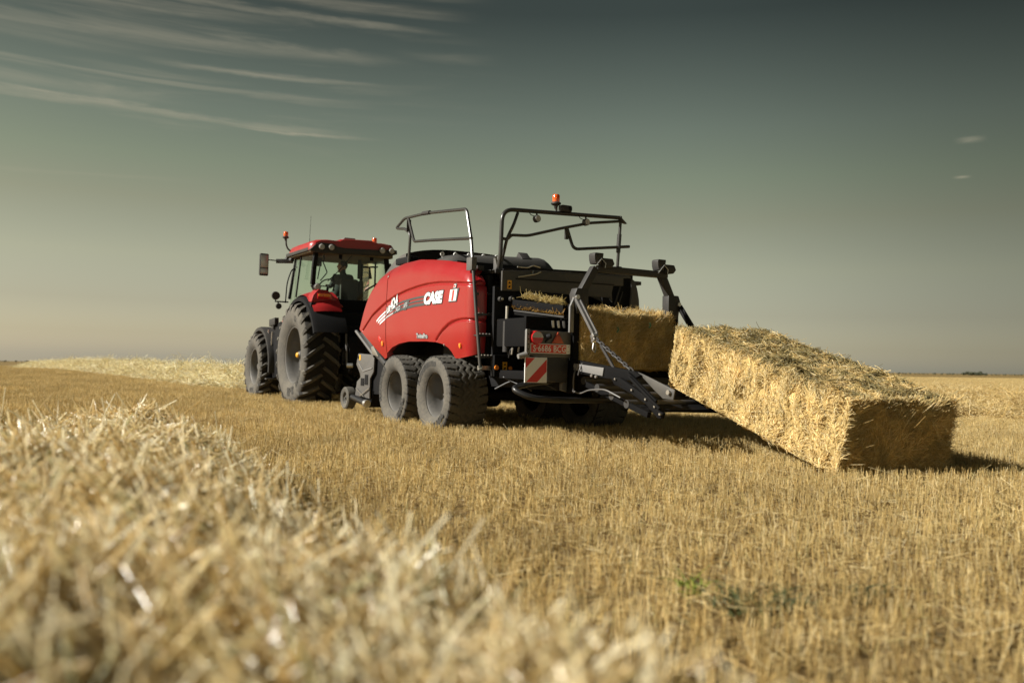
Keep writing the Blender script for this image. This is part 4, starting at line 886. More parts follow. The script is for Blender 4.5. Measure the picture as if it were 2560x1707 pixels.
# ---- front end: pick-up, shields, drawbar
mb = MB(); xp = -1.25
mb.prism([(3.23, 1.02), (2.535, 1.0), (2.555, 0.73), (2.70, 0.62), (2.70, 0.30), (3.33, 0.33), (3.26, 0.56), (3.11, 0.63), (3.13, 0.69), (3.31, 0.84)], 'X', xp, xp+0.03); sh = P('pickup_shield', mb, 'grey', 0.012)
mb = MB(); mb.bar((xp-0.006, 3.18, 0.86), (xp-0.006, 2.98, 0.735), 0.012, 0.02); mb.bar((xp-0.006, 2.98, 0.735), (xp-0.006, 2.60, 0.79), 0.012, 0.02); P('shield_rib', mb, 'lgrey', 0.003, parent=sh)
mb = MB(); mb.box((xp-0.004, 3.0, 0.56), (0.008, 0.14, 0.12)); mb.box((xp-0.004, 2.83, 0.60), (0.008, 0.13, 0.16)); P('shield_slot', mb, 'black', 0, parent=sh)
mb = MB(); mb.box((xp-0.003, 3.14, 0.955), (0.004, 0.06, 0.085)); P('shield_sticker', mb, 'yellow', 0, parent=sh); mb = MB(); mb.box((xp-0.004, 3.20, 0.955), (0.004, 0.06, 0.045)); P('shield_label', mb, 'black', 0, parent=sh)
mb = MB(); mb.bar((xp-0.02, 3.24, 0.45), (xp-0.02, 2.9, 0.33), 0.012, 0.012); mb.bar((xp-0.02, 2.66, 0.47), (xp-0.02, 3.05, 0.33), 0.014, 0.014); P('shield_stay', mb, 'steel', 0)
P('pickup_roller', MB().cyl((xp-0.04, 3.33, 0.30), (xp-0.02, 2.74, 0.22), 0.05, 14), 'blackgloss', 0); P('roller_end', MB().cyl((xp-0.03, 2.78, 0.225), (xp-0.02, 2.72, 0.22), 0.062, 14), 'steel', 0)
mb = MB(); mb.cyl((-1.20, 2.95, 0.42), (1.20, 2.95, 0.42), 0.27, 24); P('pickup_reel', mb, 'black', 0)
mb = MB(); mb.box((0, 2.45, 0.75), (2.38, 0.5, 0.75)); P('front_frame', mb, 'black', 0.02)
mb = MB(); mb.tube([(-1.27, 3.29, 1.384), (-1.25, 2.927, 1.181), (-1.25, 2.52, 0.98)], 0.028, 12); P('stand_tube', mb, 'grey', 0); mb = MB(); mb.prism([(2.55, 1.0), (2.62, 1.12), (2.52, 1.14), (2.36, 1.02), (2.3, 0.97)], 'X', -1.28, -1.20); P('stand_bracket', mb, 'steel', 0.006)
mb = MB(); mb.tube([(-1.22, 3.10, 1.36), (-1.22, 2.5, 1.02), (-1.22, 2.1, 0.85)], 0.05, 10); P('front_edge_tube', mb, 'char', 0)
GW_T = MB().lathe([(0.10, -0.06), (0.12, -0.072), (0.165, -0.078), (0.185, -0.06), (0.19, 0), (0.185, 0.06), (0.165, 0.078), (0.12, 0.072), (0.10, 0.06)], 40).mesh('tyre')
GW_R = MB().lathe([(0.108, -0.062), (0.098, -0.05), (0.085, -0.02), (0.04, -0.025), (0.035, -0.05), (0, -0.05)], 28).mesh('rim')
wheel(baler, 'gauge_wheel', (-1.29, 3.52, 0.275), GW_T, GW_R, MB().lathe([(0, -0.07), (0.018, -0.07), (0.02, -0.04)], 10).mesh('hub'), bolts(0.055, 5, -0.024, 0.007, 0.01).mesh('wheel_bolts'), [])
P('gauge_arm', MB().bar((-1.20, 3.52, 0.28), (-1.18, 2.9, 0.55), 0.03, 0.06), 'black', 0.004)
mb = MB(); mb.bar((-0.35, 2.4, 0.85), (0, 5.3, 0.72), 0.16, 0.2); mb.bar((0.35, 2.4, 0.85), (0, 5.3, 0.72), 0.16, 0.2); mb.box((0, 5.45, 0.68), (0.14, 0.4, 0.1)); P('drawbar', mb, 'black', 0.01)
P('drive_shaft', MB().cyl((0, 3.2, 1.0), (0, 5.9, 0.80), 0.07, 16), 'black', 0)
mb = MB(); mb.box((0.05, 2.9, 1.55), (1.6, 0.5, 0.9)); P('flywheel_housing', mb, 'black', 0.05)
# ------------------------------------------------------------------ TRACTOR
TY0 = 6.98
tractor = tag(empty('tractor', (0, TY0, 0)), 'red tractor with glazed cab and tall lugged tyres, pulling the baler', 'tractor')
def T(name, mb, mat, bevel=0.004, parent=None, **kw): return mb.build(name, mat, parent if parent is not None else tractor, bevel=bevel, **kw)
LT_R = gap_faces(lug_tyre(1.04, 0.74, 0.555, 22, 0.055).mesh('tyre', ang=40), (0.955, 0.994), 0.35); LT_F = gap_faces(lug_tyre(0.755, 0.58, 0.40, 20, 0.045).mesh('tyre', ang=40), (0.685, 0.718), 0.27)
RM_R = rim_mb(0.555, 0.37, -0.02, 0.17).mesh('rim'); RM_F = rim_mb(0.40, 0.29, -0.06, 0.13).mesh('rim')
HB_R = MB().lathe([(0, -0.20), (0.05, -0.20), (0.075, -0.18), (0.10, -0.10), (0.16, -0.08), (0.18, -0.02)], 28).mesh('hub'); HB_F = MB().lathe([(0, -0.15), (0.06, -0.15), (0.11, -0.12), (0.13, -0.05)], 28).mesh('hub')
BL_R = bolts(0.21, 10, -0.02, 0.020, 0.05).mesh('wheel_bolts'); BL_F = bolts(0.17, 8, -0.07, 0.016, 0.03).mesh('wheel_bolts')
TX_R = [sidewall_text('R 42', 0.19, 0.68, R(172), -0.372, 0.018).mesh('tx', sm=False), sidewall_text('710/75', 0.13, 0.70, R(128), -0.372, 0.012).mesh('tx', sm=False), sidewall_text('O', 0.16, 0.72, R(22), -0.372, 0.004).mesh('tx', sm=False)]
TX_F = [sidewall_text('R 30', 0.13, 0.49, R(178), -0.292, 0.008).mesh('tx', sm=False)]
for x, y, z, ty, rm, hb, bl, tx in ((-0.89, TY0, 0.985, LT_R, RM_R, HB_R, BL_R, TX_R), (0.89, TY0, 0.985, LT_R, RM_R, HB_R, BL_R, []), (-0.95, 9.92, 0.71, LT_F, RM_F, HB_F, BL_F, TX_F), (0.95, 9.92, 0.71, LT_F, RM_F, HB_F, BL_F, [])):
    w_ = wheel(tractor, 'wheel', (x, y, z), ty, rm, hb, bl, tx, spin=0.1, mirror=x > 0)
    if x < 0 and y < 8: link('hub_cap', MB().lathe([(0, -0.235), (0.035, -0.232), (0.052, -0.215), (0.055, -0.19)], 20).mesh('hub_cap'), 'yellow', w_, (0, 0, 0))
# drive line and body
mb = MB(); mb.box((0, 8.3, 1.0), (0.85, 4.9, 0.75)); mb.box((0, 6.45, 1.2), (0.8, 0.7, 0.8)); T('transmission', mb, 'black', 0.05)
mb = MB(); mb.cyl((-1.0, TY0, 0.985), (1.0, TY0, 0.985), 0.16, 20); T('rear_axle', mb, 'black', 0); mb = MB(); mb.cyl((-1.0, 9.92, 0.71), (1.0, 9.92, 0.71), 0.11, 16); T('front_axle', mb, 'black', 0)
Pg = []
for y, hw_, zt in ((8.45, 0.46, 2.12), (9.2, 0.46, 2.05), (10.4, 0.44, 1.92), (11.2, 0.40, 1.72), (11.45, 0.36, 1.45)):
    Pg.append([(-hw_, y, 1.30), (-hw_, y, zt-0.18), (-hw_*0.8, y, zt-0.03), (0, y, zt), (hw_*0.8, y, zt-0.03), (hw_, y, zt-0.18), (hw_, y, 1.30)])
mb = MB(); mb.grid(np.array(Pg)); mb.add(Pg[-1], [tuple(range(7))]); T('bonnet', mb, 'redroof', 0)
# left side: tank, steps
mb = MB(); mb.prism([(8.80, 0.50), (9.25, 0.46), (9.30, 1.30), (9.10, 1.62), (8.72, 1.72), (8.3, 1.5), (8.2, 0.7)], 'X', -0.98, -0.45); T('fuel_tank', mb, 'black', 0.04)
mb = MB(); mb.bar((-1.0, 9.30, 1.70), (-1.0, 8.85, 1.73), 0.10, 0.16); mb.box((-0.98, 9.10, 1.66), (0.10, 0.16, 0.2)); T('battery_box', mb, 'char', 0.02)
mb = MB(); mb.tube(arcpts([(-1.02, 9.42, 1.55), (-1.02, 9.42, 1.15), (-1.02, 9.16, 1.13), (-1.02, 9.12, 1.5)], 0.06), 0.012, 8); T('side_hose', mb, 'steel', 0)
mb = MB(); mb.bar((-1.01, 9.53, 0.47), (-1.01, 9.50, 0.98), 0.05, 0.03, (0, 1, 0)); mb.bar((-1.01, 9.50, 0.98), (-1.01, 9.28, 1.15), 0.05, 0.03); mb.box((-0.98, 9.30, 0.45), (0.3, 0.42, 0.03)); mb.box((-0.98, 9.30, 0.78), (0.25, 0.35, 0.025)); T('cab_steps', mb, 'grey', 0.004)
for q in range(4): T('step_lamp', MB().cyl((-1.03, 9.42-0.08*q, 0.44), (-1.05, 9.42-0.08*q, 0.44), 0.018, 8), 'steel', 0)
# fenders
def arc_fender(name, cy, cz, r0, a0, a1, x0, x1, mat, thick=0.03, flare=0.0, n=26):
    """curved mudguard about the axle; angles in degrees from +Y over the top to -Y"""
    mb = MB(); Pg = []
    for k in range(n):
        a = R(a0+(a1-a0)*k/(n-1)); ca, sa = math.cos(a), math.sin(a)
        row = [(x0, cy+(r0-0.07)*ca, cz+(r0-0.07)*sa), (x0, cy+(r0+0.0)*ca, cz+(r0)*sa), (x0+(x1-x0)*0.12, cy+(r0+thick)*ca, cz+(r0+thick)*sa), (x1, cy+(r0+thick+flare)*ca, cz+(r0+thick+flare)*sa), (x1, cy+(r0-0.01)*ca, cz+(r0-0.01)*sa)]
        Pg.append(row)
    mb.grid(np.array(Pg)); return T(name, mb, mat, 0)
for sx in (-1, 1):
    fb = arc_fender('rear_fender', TY0, 0.985, 1.16, 12, 158, sx*1.12, sx*0.45, 'black')
    # red upper fender shell
    mb = MB(); Pg = []
    for k in range(22):
        a = 62+(135-62)*k/21; ar_ = R(a); h = 0.035+0.085*math.sin(max(0, min(1, (a-62)/73))*math.pi)**0.6; row = []
        for u in np.linspace(0, 1, 9):
            x = sx*(1.06-0.56*u); rr = 1.195+h*(0.15+0.85*math.sin(min(1, u*1.6)*math.pi/2))
            row.append((x, TY0+rr*math.cos(ar_), 0.985+rr*math.sin(ar_)))
        Pg.append(row)
    mb.grid(np.array(Pg)); T('fender_shell', mb, 'redroof', 0)
    # rear facing fender tail with lamps
    mb = MB(); mb.prism([(sx*1.07, 2.03), (sx*1.03, 2.17), (sx*0.93, 2.29), (sx*0.74, 2.28), (sx*0.58, 2.14), (sx*0.38, 1.95)], 'Y', 6.30, 6.66); T('fender_tail', mb, 'redroof', 0.03)
    mb = MB(); mb.prism([(sx*1.08, 2.025), (sx*0.40, 1.945), (sx*0.36, 1.70), (sx*0.40, 1.45), (sx*0.72, 1.60), (sx*1.10, 1.72)], 'Y', 6.27, 6.55); T('fender_apron', mb, 'black', 0.03)
    mb = MB(); mb.box((sx*0.80, 6.285, 2.150), (0.30, 0.03, 0.115)); tl2 = T('tail_lamp', mb, 'redlens', 0.012)
    T('indicator', MB().box((sx*0.755, 6.268, 2.170), (0.15, 0.012, 0.055)), 'orangelens', 0.006, parent=tl2); T('indicator', MB().box((sx*0.89, 6.268, 2.170), (0.09, 0.012, 0.052)), 'orangelens', 0.006, parent=tl2)
    mb = MB(); mb.tube([(sx*0.93, 6.47, 2.20), (sx*0.93, 6.43, 2.29)], 0.022, 8); mb.tube([(sx*0.93, 6.36, 2.335), (sx*0.93, 6.44, 2.335)], [0.075, 0.06], 20); fl = T('fender_lamp', mb, 'char', 0.004)
    T('lamp_lens', MB().tube([(sx*0.93, 6.358, 2.335), (sx*0.93, 6.345, 2.335)], [0.066, 0.05], 20), 'clear', 0, parent=fl)
    T('fender_sticker', MB().box((sx*1.0, 6.262, 1.93), (0.05, 0.004, 0.065)), 'yellow', 0)
    for q in range(3): T('fender_button', MB().cyl((sx*(0.78-0.10*q), 6.268, 1.83), (sx*(0.78-0.10*q), 6.255, 1.83), 0.016, 10), ('orangelens', 'redlens', 'char')[q], 0)
    ff = arc_fender('front_fender', 9.92, 0.71, 0.90, 48, 188, sx*1.10, sx*0.62, 'char', 0.02)
    mb = MB(); mb.bar((sx*0.64, 9.92, 0.9), (sx*0.7, 9.8, 1.60), 0.05, 0.06); T('fender_stay', mb, 'black', 0.004)
# cab: floor, pillars, roof, glass
CX = -0.055
mb = MB(); mb.prism([(CX-0.62, 1.55), (CX+0.62, 1.55), (CX+0.72, 2.1), (CX+0.40, 2.155), (CX-0.40, 2.155), (CX-0.72, 2.1)], 'Y', 6.78, 8.45); T('cab_base', mb, 'black', 0.03)
def pil(name, pts, w, d): 
    mb = MB()
    for a, b in zip(pts[:-1], pts[1:]): mb.bar(a, b, w, d, (0, 1, 0))
    T(name, mb, 'black', 0.01)
for sx in (-1, 1):
    pil('rear_pillar', [(CX+sx*0.76, 6.85, 3.12), (CX+sx*0.80, 6.84, 2.75), (CX+sx*0.81, 6.86, 2.42), (CX+sx*0.62, 6.90, 2.12)], 0.085, 0.09)
    pil('front_pillar', [(CX+sx*0.74, 8.22, 3.12), (CX+sx*0.82, 8.40, 2.2)], 0.05, 0.07)
    pil('door_pillar', [(CX+sx*0.83, 7.60, 3.08), (CX+sx*0.88, 7.72, 2.2)], 0.03, 0.045)
def quadsheet(name, a, b, c, d, mat, n=8, bulge=(0, 0, 0), th=0.006, edge=None):
    """slightly bowed pane between four corners"""
    a, b, c, d = map(np.array, (a, b, c, d)); Pg = np.zeros((n, n, 3))
    for i in range(n):
        for j in range(n):
            u, v = i/(n-1), j/(n-1); p = (a*(1-u)+b*u)*(1-v)+(d*(1-u)+c*u)*v; Pg[i, j] = p+np.array(bulge)*(4*u*(1-u))*(0.4+0.6*4*v*(1-v))
    return T(name, MB().grid(Pg), mat, 0)
# rear window, rounded at the bottom
n = 14; Pg = []
for j in range(10):
    v = j/9; z = 3.10-0.95*v; hw_ = 0.72+0.06*math.sin(v*1.9) if v < 0.62 else 0.775-0.42*((v-0.62)/0.38)**1.7
    Pg.append([(CX+hw_*(2*i/(n-1)-1), 6.83-0.05*(1-(2*i/(n-1)-1)**2), z) for i in range(n)])
T('rear_window', MB().grid(np.array(Pg)), 'glass', 0)
for sx in (-1, 1):
    quadsheet('side_window', (CX+sx*0.78, 6.88, 3.06), (CX+sx*0.83, 7.58, 3.06), (CX+sx*0.88, 7.70, 2.22), (CX+sx*0.80, 6.92, 2.30), 'glass', bulge=(sx*0.02, 0, 0))
    quadsheet('door_window', (CX+sx*0.83, 7.61, 3.06), (CX+sx*0.76, 8.20, 3.06), (CX+sx*0.83, 8.38, 1.9), (CX+sx*0.89, 7.73, 1.9), 'glass', bulge=(sx*0.02, 0, 0))
quadsheet('windscreen', (CX-0.73, 8.26, 3.10), (CX+0.73, 8.26, 3.10), (CX+0.80, 8.46, 2.0), (CX-0.80, 8.46, 2.0), 'glass', bulge=(0, 0.08, 0))
# roof
def roof_sec(y, k, top=True):
    base = [(-1.00, 3.10), (-1.00, 3.20), (-0.97, 3.27), (-0.86, 3.315), (-0.66, 3.335), (-0.42, 3.330), (-0.34, 3.375), (0.0, 3.395), (0.33, 3.405), (0.42, 3.365), (0.60, 3.365), (0.78, 3.345), (0.84, 3.27), (0.84, 3.17)]
    return [((x-(-0.08))*k+(-0.08), y, 3.10+(z-3.10)*(0.45+0.55*k if k < 1 else 1)) for x, z in base]
ys = [6.66, 6.70, 6.80, 7.1, 7.6, 8.0, 8.3, 8.45]; ks = [0.90, 0.97, 1.0, 1.0, 1.0, 0.98, 0.93, 0.82]
secs = [roof_sec(y, k) for y, k in zip(ys, ks)]; mb = MB(); mb.grid(np.array(secs)); mb.add(secs[0], [tuple(range(len(secs[0])))]); mb.add(secs[-1], [tuple(range(len(secs[0])))]); rf_ = T('roof', mb, 'redroof', 0.0, ang=50)
mb = MB(); mb.prism([(-1.02, 3.085), (-0.86, 3.05), (-0.70, 3.05), (0.58, 3.10), (0.74, 3.11), (0.87, 3.16), (0.86, 3.235), (0.74, 3.25), (0.58, 3.215), (-0.30, 3.185), (-0.44, 3.20), (-0.52, 3.25), (-0.80, 3.255), (-0.90, 3.21), (-0.98, 3.13)], 'Y', 6.635, 6.75); T('roof_rear_trim', mb, 'char', 0.012)
mb = MB(); mb.box((-0.08, 7.55, 3.10), (1.78, 1.65, 0.07)); T('headliner', mb, 'liner', 0.01)
mb = MB(); mb.box((-0.96, 7.55, 3.125), (0.09, 1.5, 0.07)); mb.box((0.80, 7.55, 3.15), (0.09, 1.5, 0.07)); T('roof_side_trim', mb, 'char', 0.012)
mb = MB(); mb.prism([(-0.21, 3.39), (0.06, 3.40), (0.05, 3.45), (-0.17, 3.45), (-0.21, 3.42)], 'Y', 6.95, 7.3); T('roof_receiver', mb, 'lgrey', 0.015)
for x, z in ((-0.785, 3.165), (-0.58, 3.172), (0.52, 3.200), (0.725, 3.21)):
    mb = MB(); mb.tube([(x, 6.60, z), (x, 6.68, z)], [0.066, 0.055], 20); w_ = T('roof_lamp', mb, 'char', 0.004); T('lamp_lens', MB().tube([(x, 6.598, z), (x, 6.585, z)], [0.06, 0.045], 20), 'clear', 0, parent=w_)
for x, y, z in ((-1.0, 8.15, 3.03), (-0.98, 7.9, 3.0)):
    T('front_work_lamp', MB().tube([(x, y, z), (x-0.03, y+0.06, z)], [0.05, 0.045], 14), 'char', 0)
b2 = beacon(tractor, 0.44, 6.86, 3.36, 0.95, False)
mb = MB(); mb.tube(arcpts([(-0.90, 8.2, 3.20), (-1.0, 8.2, 3.26), (-1.04, 8.2, 3.36), (-1.04, 8.2, 3.46)], 0.05), 0.018, 10); T('beacon_stalk', mb, 'char', 0); beacon(tractor, -1.05, 8.2, 3.38, 0.95)
T('antenna', MB().tube([(-0.90, 7.03, 3.2), (-0.90, 7.03, 3.40), (-0.89, 7.02, 3.83)], [0.008, 0.004, 0.0025], 6), 'black', 0)
# mirrors and rails on the left
mb = MB(); mb.bar((-0.92, 8.05, 2.99), (-1.24, 8.2, 2.98), 0.05, 0.09); mb.tube([(-1.2, 8.2, 2.99), (-1.46, 8.2, 2.995)], 0.012, 8); T('mirror_arm', mb, 'char', 0.006)
mb = MB(); mb.box((-1.50, 8.2, 2.885), (0.19, 0.09, 0.47)); mi = T('mirror', mb, 'char', 0.03); T('mirror_glass', MB().box((-1.50, 8.152, 2.955), (0.15, 0.006, 0.27)), M['steel'], 0.01, parent=mi); T('mirror_glass', MB().box((-1.50, 8.152, 2.745), (0.15, 0.006, 0.12)), M['steel'], 0.01, parent=mi)
mb = MB(); mb.box((1.30, 8.2, 2.9), (0.19, 0.09, 0.47)); T('mirror', mb, 'char', 0.03)
T('handrail', MB().tube(arcpts([(-0.78, 8.2, 2.89), (-0.90, 8.2, 2.82), (-0.99, 8.2, 2.55), (-1.015, 8.2, 2.10)], 0.15), 0.014, 8), 'black', 0)
mb = MB(); mb.tube([(-0.95, 8.2, 2.12), (-1.24, 8.2, 2.12)], 0.014, 8); mb.tube([(-1.23, 8.2, 2.12), (-1.23, 8.2, 2.2)], 0.012, 8); mb.tube([(-1.17, 8.2, 2.12), (-1.17, 8.2, 2.05)], 0.012, 8); T('lamp_bracket', mb, 'black', 0)
mb = MB(); mb.tube([(-1.24, 8.12, 2.24), (-1.24, 8.16, 2.24), (-1.24, 8.26, 2.24)], [0.085, 0.09, 0.05], 20); T('side_lamp', mb, 'char', 0); mb = MB(); mb.tube([(-1.17, 8.13, 2.02), (-1.17, 8.16, 2.02), (-1.17, 8.24, 2.02)], [0.06, 0.065, 0.04], 18); T('side_lamp', mb, 'char', 0)
T('wiper', MB().tube([(CX-0.02, 6.80, 3.06), (CX-0.30, 6.79, 2.72), (CX-0.52, 6.80, 2.50)], 0.008, 6), 'black', 0)
mb = MB(); mb.box((CX-0.26, 6.80, 3.03), (0.07, 0.03, 0.12)); mb.box((CX+0.42, 6.80, 3.05), (0.07, 0.03, 0.12)); T('window_hinge', mb, 'black', 0.01)
T('grab_frame', MB().tube(arcpts([(-0.72, 7.0, 2.55), (-0.66, 7.0, 2.92), (-0.60, 7.0, 2.92), (-0.60, 7.0, 3.05)], 0.03), 0.012, 8), 'black', 0); T('grab_frame', MB().tube(arcpts([(-0.62, 7.0, 2.92), (-0.52, 7.0, 2.70), (-0.66, 7.0, 2.52)], 0.03), 0.012, 8), 'black', 0)
# seat, console, wheel
mb = MB(); mb.box((0.08, 7.33, 2.38), (0.40, 0.10, 0.50)); mb.box((0.06, 7.58, 2.18), (0.46, 0.5, 0.14)); T('seat', mb, 'seat', 0.05)
mb = MB(); mb.box((0.36, 7.55, 2.40), (0.10, 0.45, 0.42)); mb.box((0.33, 7.4, 2.86), (0.08, 0.05, 0.42)); T('console', mb, 'seat', 0.04)
mb = MB(); mb.box((0.80, 7.9, 2.86), (0.10, 0.05, 0.28)); mb.box((0.72, 7.95, 2.98), (0.22, 0.04, 0.04)); mb.tube([(0.52, 7.5, 2.42), (0.86, 7.6, 2.62)], 0.02, 8); T('monitor', mb, 'seat', 0.01)
mb = MB(); mb.box((-0.66, 7.25, 2.93), (0.20, 0.06, 0.18)); T('side_panel_box', mb, 'seat', 0.02)
ring = [(0.02+0.20*math.cos(t), 8.02-0.11*math.sin(t), 2.50+0.15*math.sin(t)) for t in np.linspace(0, 2*math.pi, 29)]
mb = MB(); mb.tube([(p[0]-0.16, p[1], p[2]) for p in ring], 0.015, 8, False); mb.tube([(-0.14, 8.02, 2.50), (-0.14, 8.25, 2.1)], 0.03, 8); mb.tube([(-0.33, 8.02, 2.50), (0.05, 8.02, 2.50)], 0.012, 6); T('steering_wheel', mb, 'black', 0)
# linkage between tractor and baler
for sx in (-1, 1):
    mb = MB(); mb.bar((sx*0.44, 6.4, 0.85), (sx*0.42, 5.75, 0.70), 0.07, 0.10); T('lower_link', mb, 'black', 0.008)
    T('lift_rod', MB().cyl((sx*0.46, 5.85, 0.78), (sx*0.46, 5.95, 1.42), 0.022, 10), 'grey', 0)
mb = MB(); mb.box((-0.33, 6.05, 0.98), (0.34, 0.03, 0.34)); T('lift_housing', mb, 'char', 0.01)
mb = MB(); mb.bar((-0.50, 5.95, 1.12), (-0.18, 5.95, 0.84), 0.03, 0.05); mb.bar((-0.50, 5.95, 0.84), (-0.18, 5.95, 1.12), 0.03, 0.05); T('lift_arm', mb, 'black', 0.004)
T('hitch_pin', MB().cyl((-0.50, 5.75, 0.80), (-0.40, 5.70, 0.80), 0.05, 12), 'steel', 0)
mb = MB(); mb.box((0, 6.5, 1.62), (0.9, 0.3, 0.5)); T('rear_block', mb, 'black', 0.04)
for q in range(6): T('hydraulic_hose', MB().tube(arcpts([(-0.2+0.08*q, 6.3, 1.55), (-0.2+0.08*q, 6.0, 1.50), (-0.15+0.06*q, 5.2, 1.05), (-0.1+0.05*q, 4.0, 1.25), (0, 3.1, 1.3)], 0.2), 0.014, 6), 'blackgloss', 0)

# ------------------------------------------------------------------ DRIVER
def driver():
    root = tag(empty('person', (0.03, 7.5, 2.2)), 'driver in a dark shirt seated in the tractor cab, face turned aside', 'person')
    J = {'pel': ((0.0, 0.06, 0.05), 0.155), 'wai': ((0.0, 0.03, 0.22), 0.145), 'che': ((-0.01, 0.02, 0.40), 0.165), 'nec0': ((-0.015, 0.03, 0.535), 0.085), 'nec': ((-0.02, 0.035, 0.585), 0.058), 'hed0': ((-0.025, 0.045, 0.65), 0.070),
         'hed': ((-0.03, 0.05, 0.72), 0.092), 'crn': ((-0.03, 0.045, 0.785), 0.075),
         'sl': ((-0.175, 0.03, 0.475), 0.072), 'el': ((-0.235, 0.18, 0.27), 0.050), 'wl': ((-0.19, 0.42, 0.30), 0.036), 'hl': ((-0.18, 0.49, 0.315), 0.040),
         'sr': ((0.165, 0.03, 0.475), 0.072), 'er': ((0.26, 0.12, 0.25), 0.050), 'wr': ((0.33, 0.33, 0.22), 0.036), 'hr': ((0.34, 0.40, 0.22), 0.040),
         'kl': ((-0.13, 0.48, 0.08), 0.085), 'al': ((-0.14, 0.62, -0.32), 0.055), 'fl': ((-0.14, 0.76, -0.36), 0.045), 'kr': ((0.13, 0.48, 0.08), 0.085), 'ar': ((0.14, 0.62, -0.32), 0.055), 'fr': ((0.14, 0.76, -0.36), 0.045)}
    E_ = [('pel', 'wai'), ('wai', 'che'), ('che', 'nec0'), ('nec0', 'nec'), ('nec', 'hed0'), ('hed0', 'hed'), ('hed', 'crn'), ('che', 'sl'), ('sl', 'el'), ('el', 'wl'), ('wl', 'hl'), ('che', 'sr'), ('sr', 'er'), ('er', 'wr'), ('wr', 'hr'), ('pel', 'kl'), ('kl', 'al'), ('al', 'fl'), ('pel', 'kr'), ('kr', 'ar'), ('ar', 'fr')]
    names = list(J); me = bpy.data.meshes.new('body'); me.from_pydata([J[k][0] for k in names], [(names.index(a), names.index(b)) for a, b in E_], [])
    o = link('body', me, 'cloth', root, (0, 0, 0)); md = o.modifiers.new('skin', 'SKIN'); md.use_smooth_shade = True
    for i, k in enumerate(names): me.skin_vertices[0].data[i].radius = (J[k][1], J[k][1])
    me.skin_vertices[0].data[0].use_root = True
    o.modifiers.new('sub', 'SUBSURF').levels = 2; o.modifiers['sub'].render_levels = 2
    # head turned to the left: face, nose, ears, cap-like hair
    def ell(name, c, r_, mat, par=root, n=14):
        mb = MB(); Pg = [[(c[0]+r_[0]*math.sin(math.pi*i/n)*math.cos(2*math.pi*j/(2*n)), c[1]+r_[1]*math.sin(math.pi*i/n)*math.sin(2*math.pi*j/(2*n)), c[2]+r_[2]*math.cos(math.pi*i/n)) for j in range(2*n+1)] for i in range(n+1)]
        mb.grid(np.array(Pg)); return mb.build(name, mat, par, (0, 0, 0))
    hd = ell('head', (-0.035, 0.05, 0.70), (0.094, 0.082, 0.122), 'skin')
    ell('nose', (-0.128, 0.068, 0.695), (0.018, 0.013, 0.018), 'skin', hd); ell('chin', (-0.085, 0.06, 0.605), (0.042, 0.045, 0.03), 'skin', hd); ell('brow', (-0.108, 0.062, 0.735), (0.022, 0.045, 0.012), 'skin', hd)
    ell('ear', (-0.01, -0.035, 0.69), (0.022, 0.012, 0.032), 'skin', hd); ell('mouth', (-0.118, 0.062, 0.645), (0.012, 0.024, 0.007), M['reddecal'], hd)
    for dy in (-0.028, 0.028): ell('eye', (-0.118, 0.064+dy, 0.715), (0.010, 0.011, 0.008), 'white', hd)
    ell('hair', (-0.012, 0.045, 0.735), (0.098, 0.092, 0.10), 'hair')
    for sx_, base in ((-1, (-0.18, 0.49, 0.315)), (1, (0.34, 0.40, 0.22))):
        for q in range(4):
            b0 = Vector(base)+Vector((0.018*(q-1.5), 0.03, 0.02)); MB().tube([b0, b0+Vector((0, 0.035, 0.008)), b0+Vector((0, 0.05, -0.025))], [0.009, 0.009, 0.007], 8).build('finger', 'skin', root, (0, 0, 0))
        b0 = Vector(base)+Vector((sx_*-0.035, 0.0, 0.01)); MB().tube([b0, b0+Vector((sx_*-0.015, 0.035, 0.015))], [0.011, 0.008], 8).build('thumb', 'skin', root, (0, 0, 0))
driver()
WEED = [(-4.09, -7.84), (-4.12, -8.12), (-3.93, -8.15), (-3.54, -8.21)]
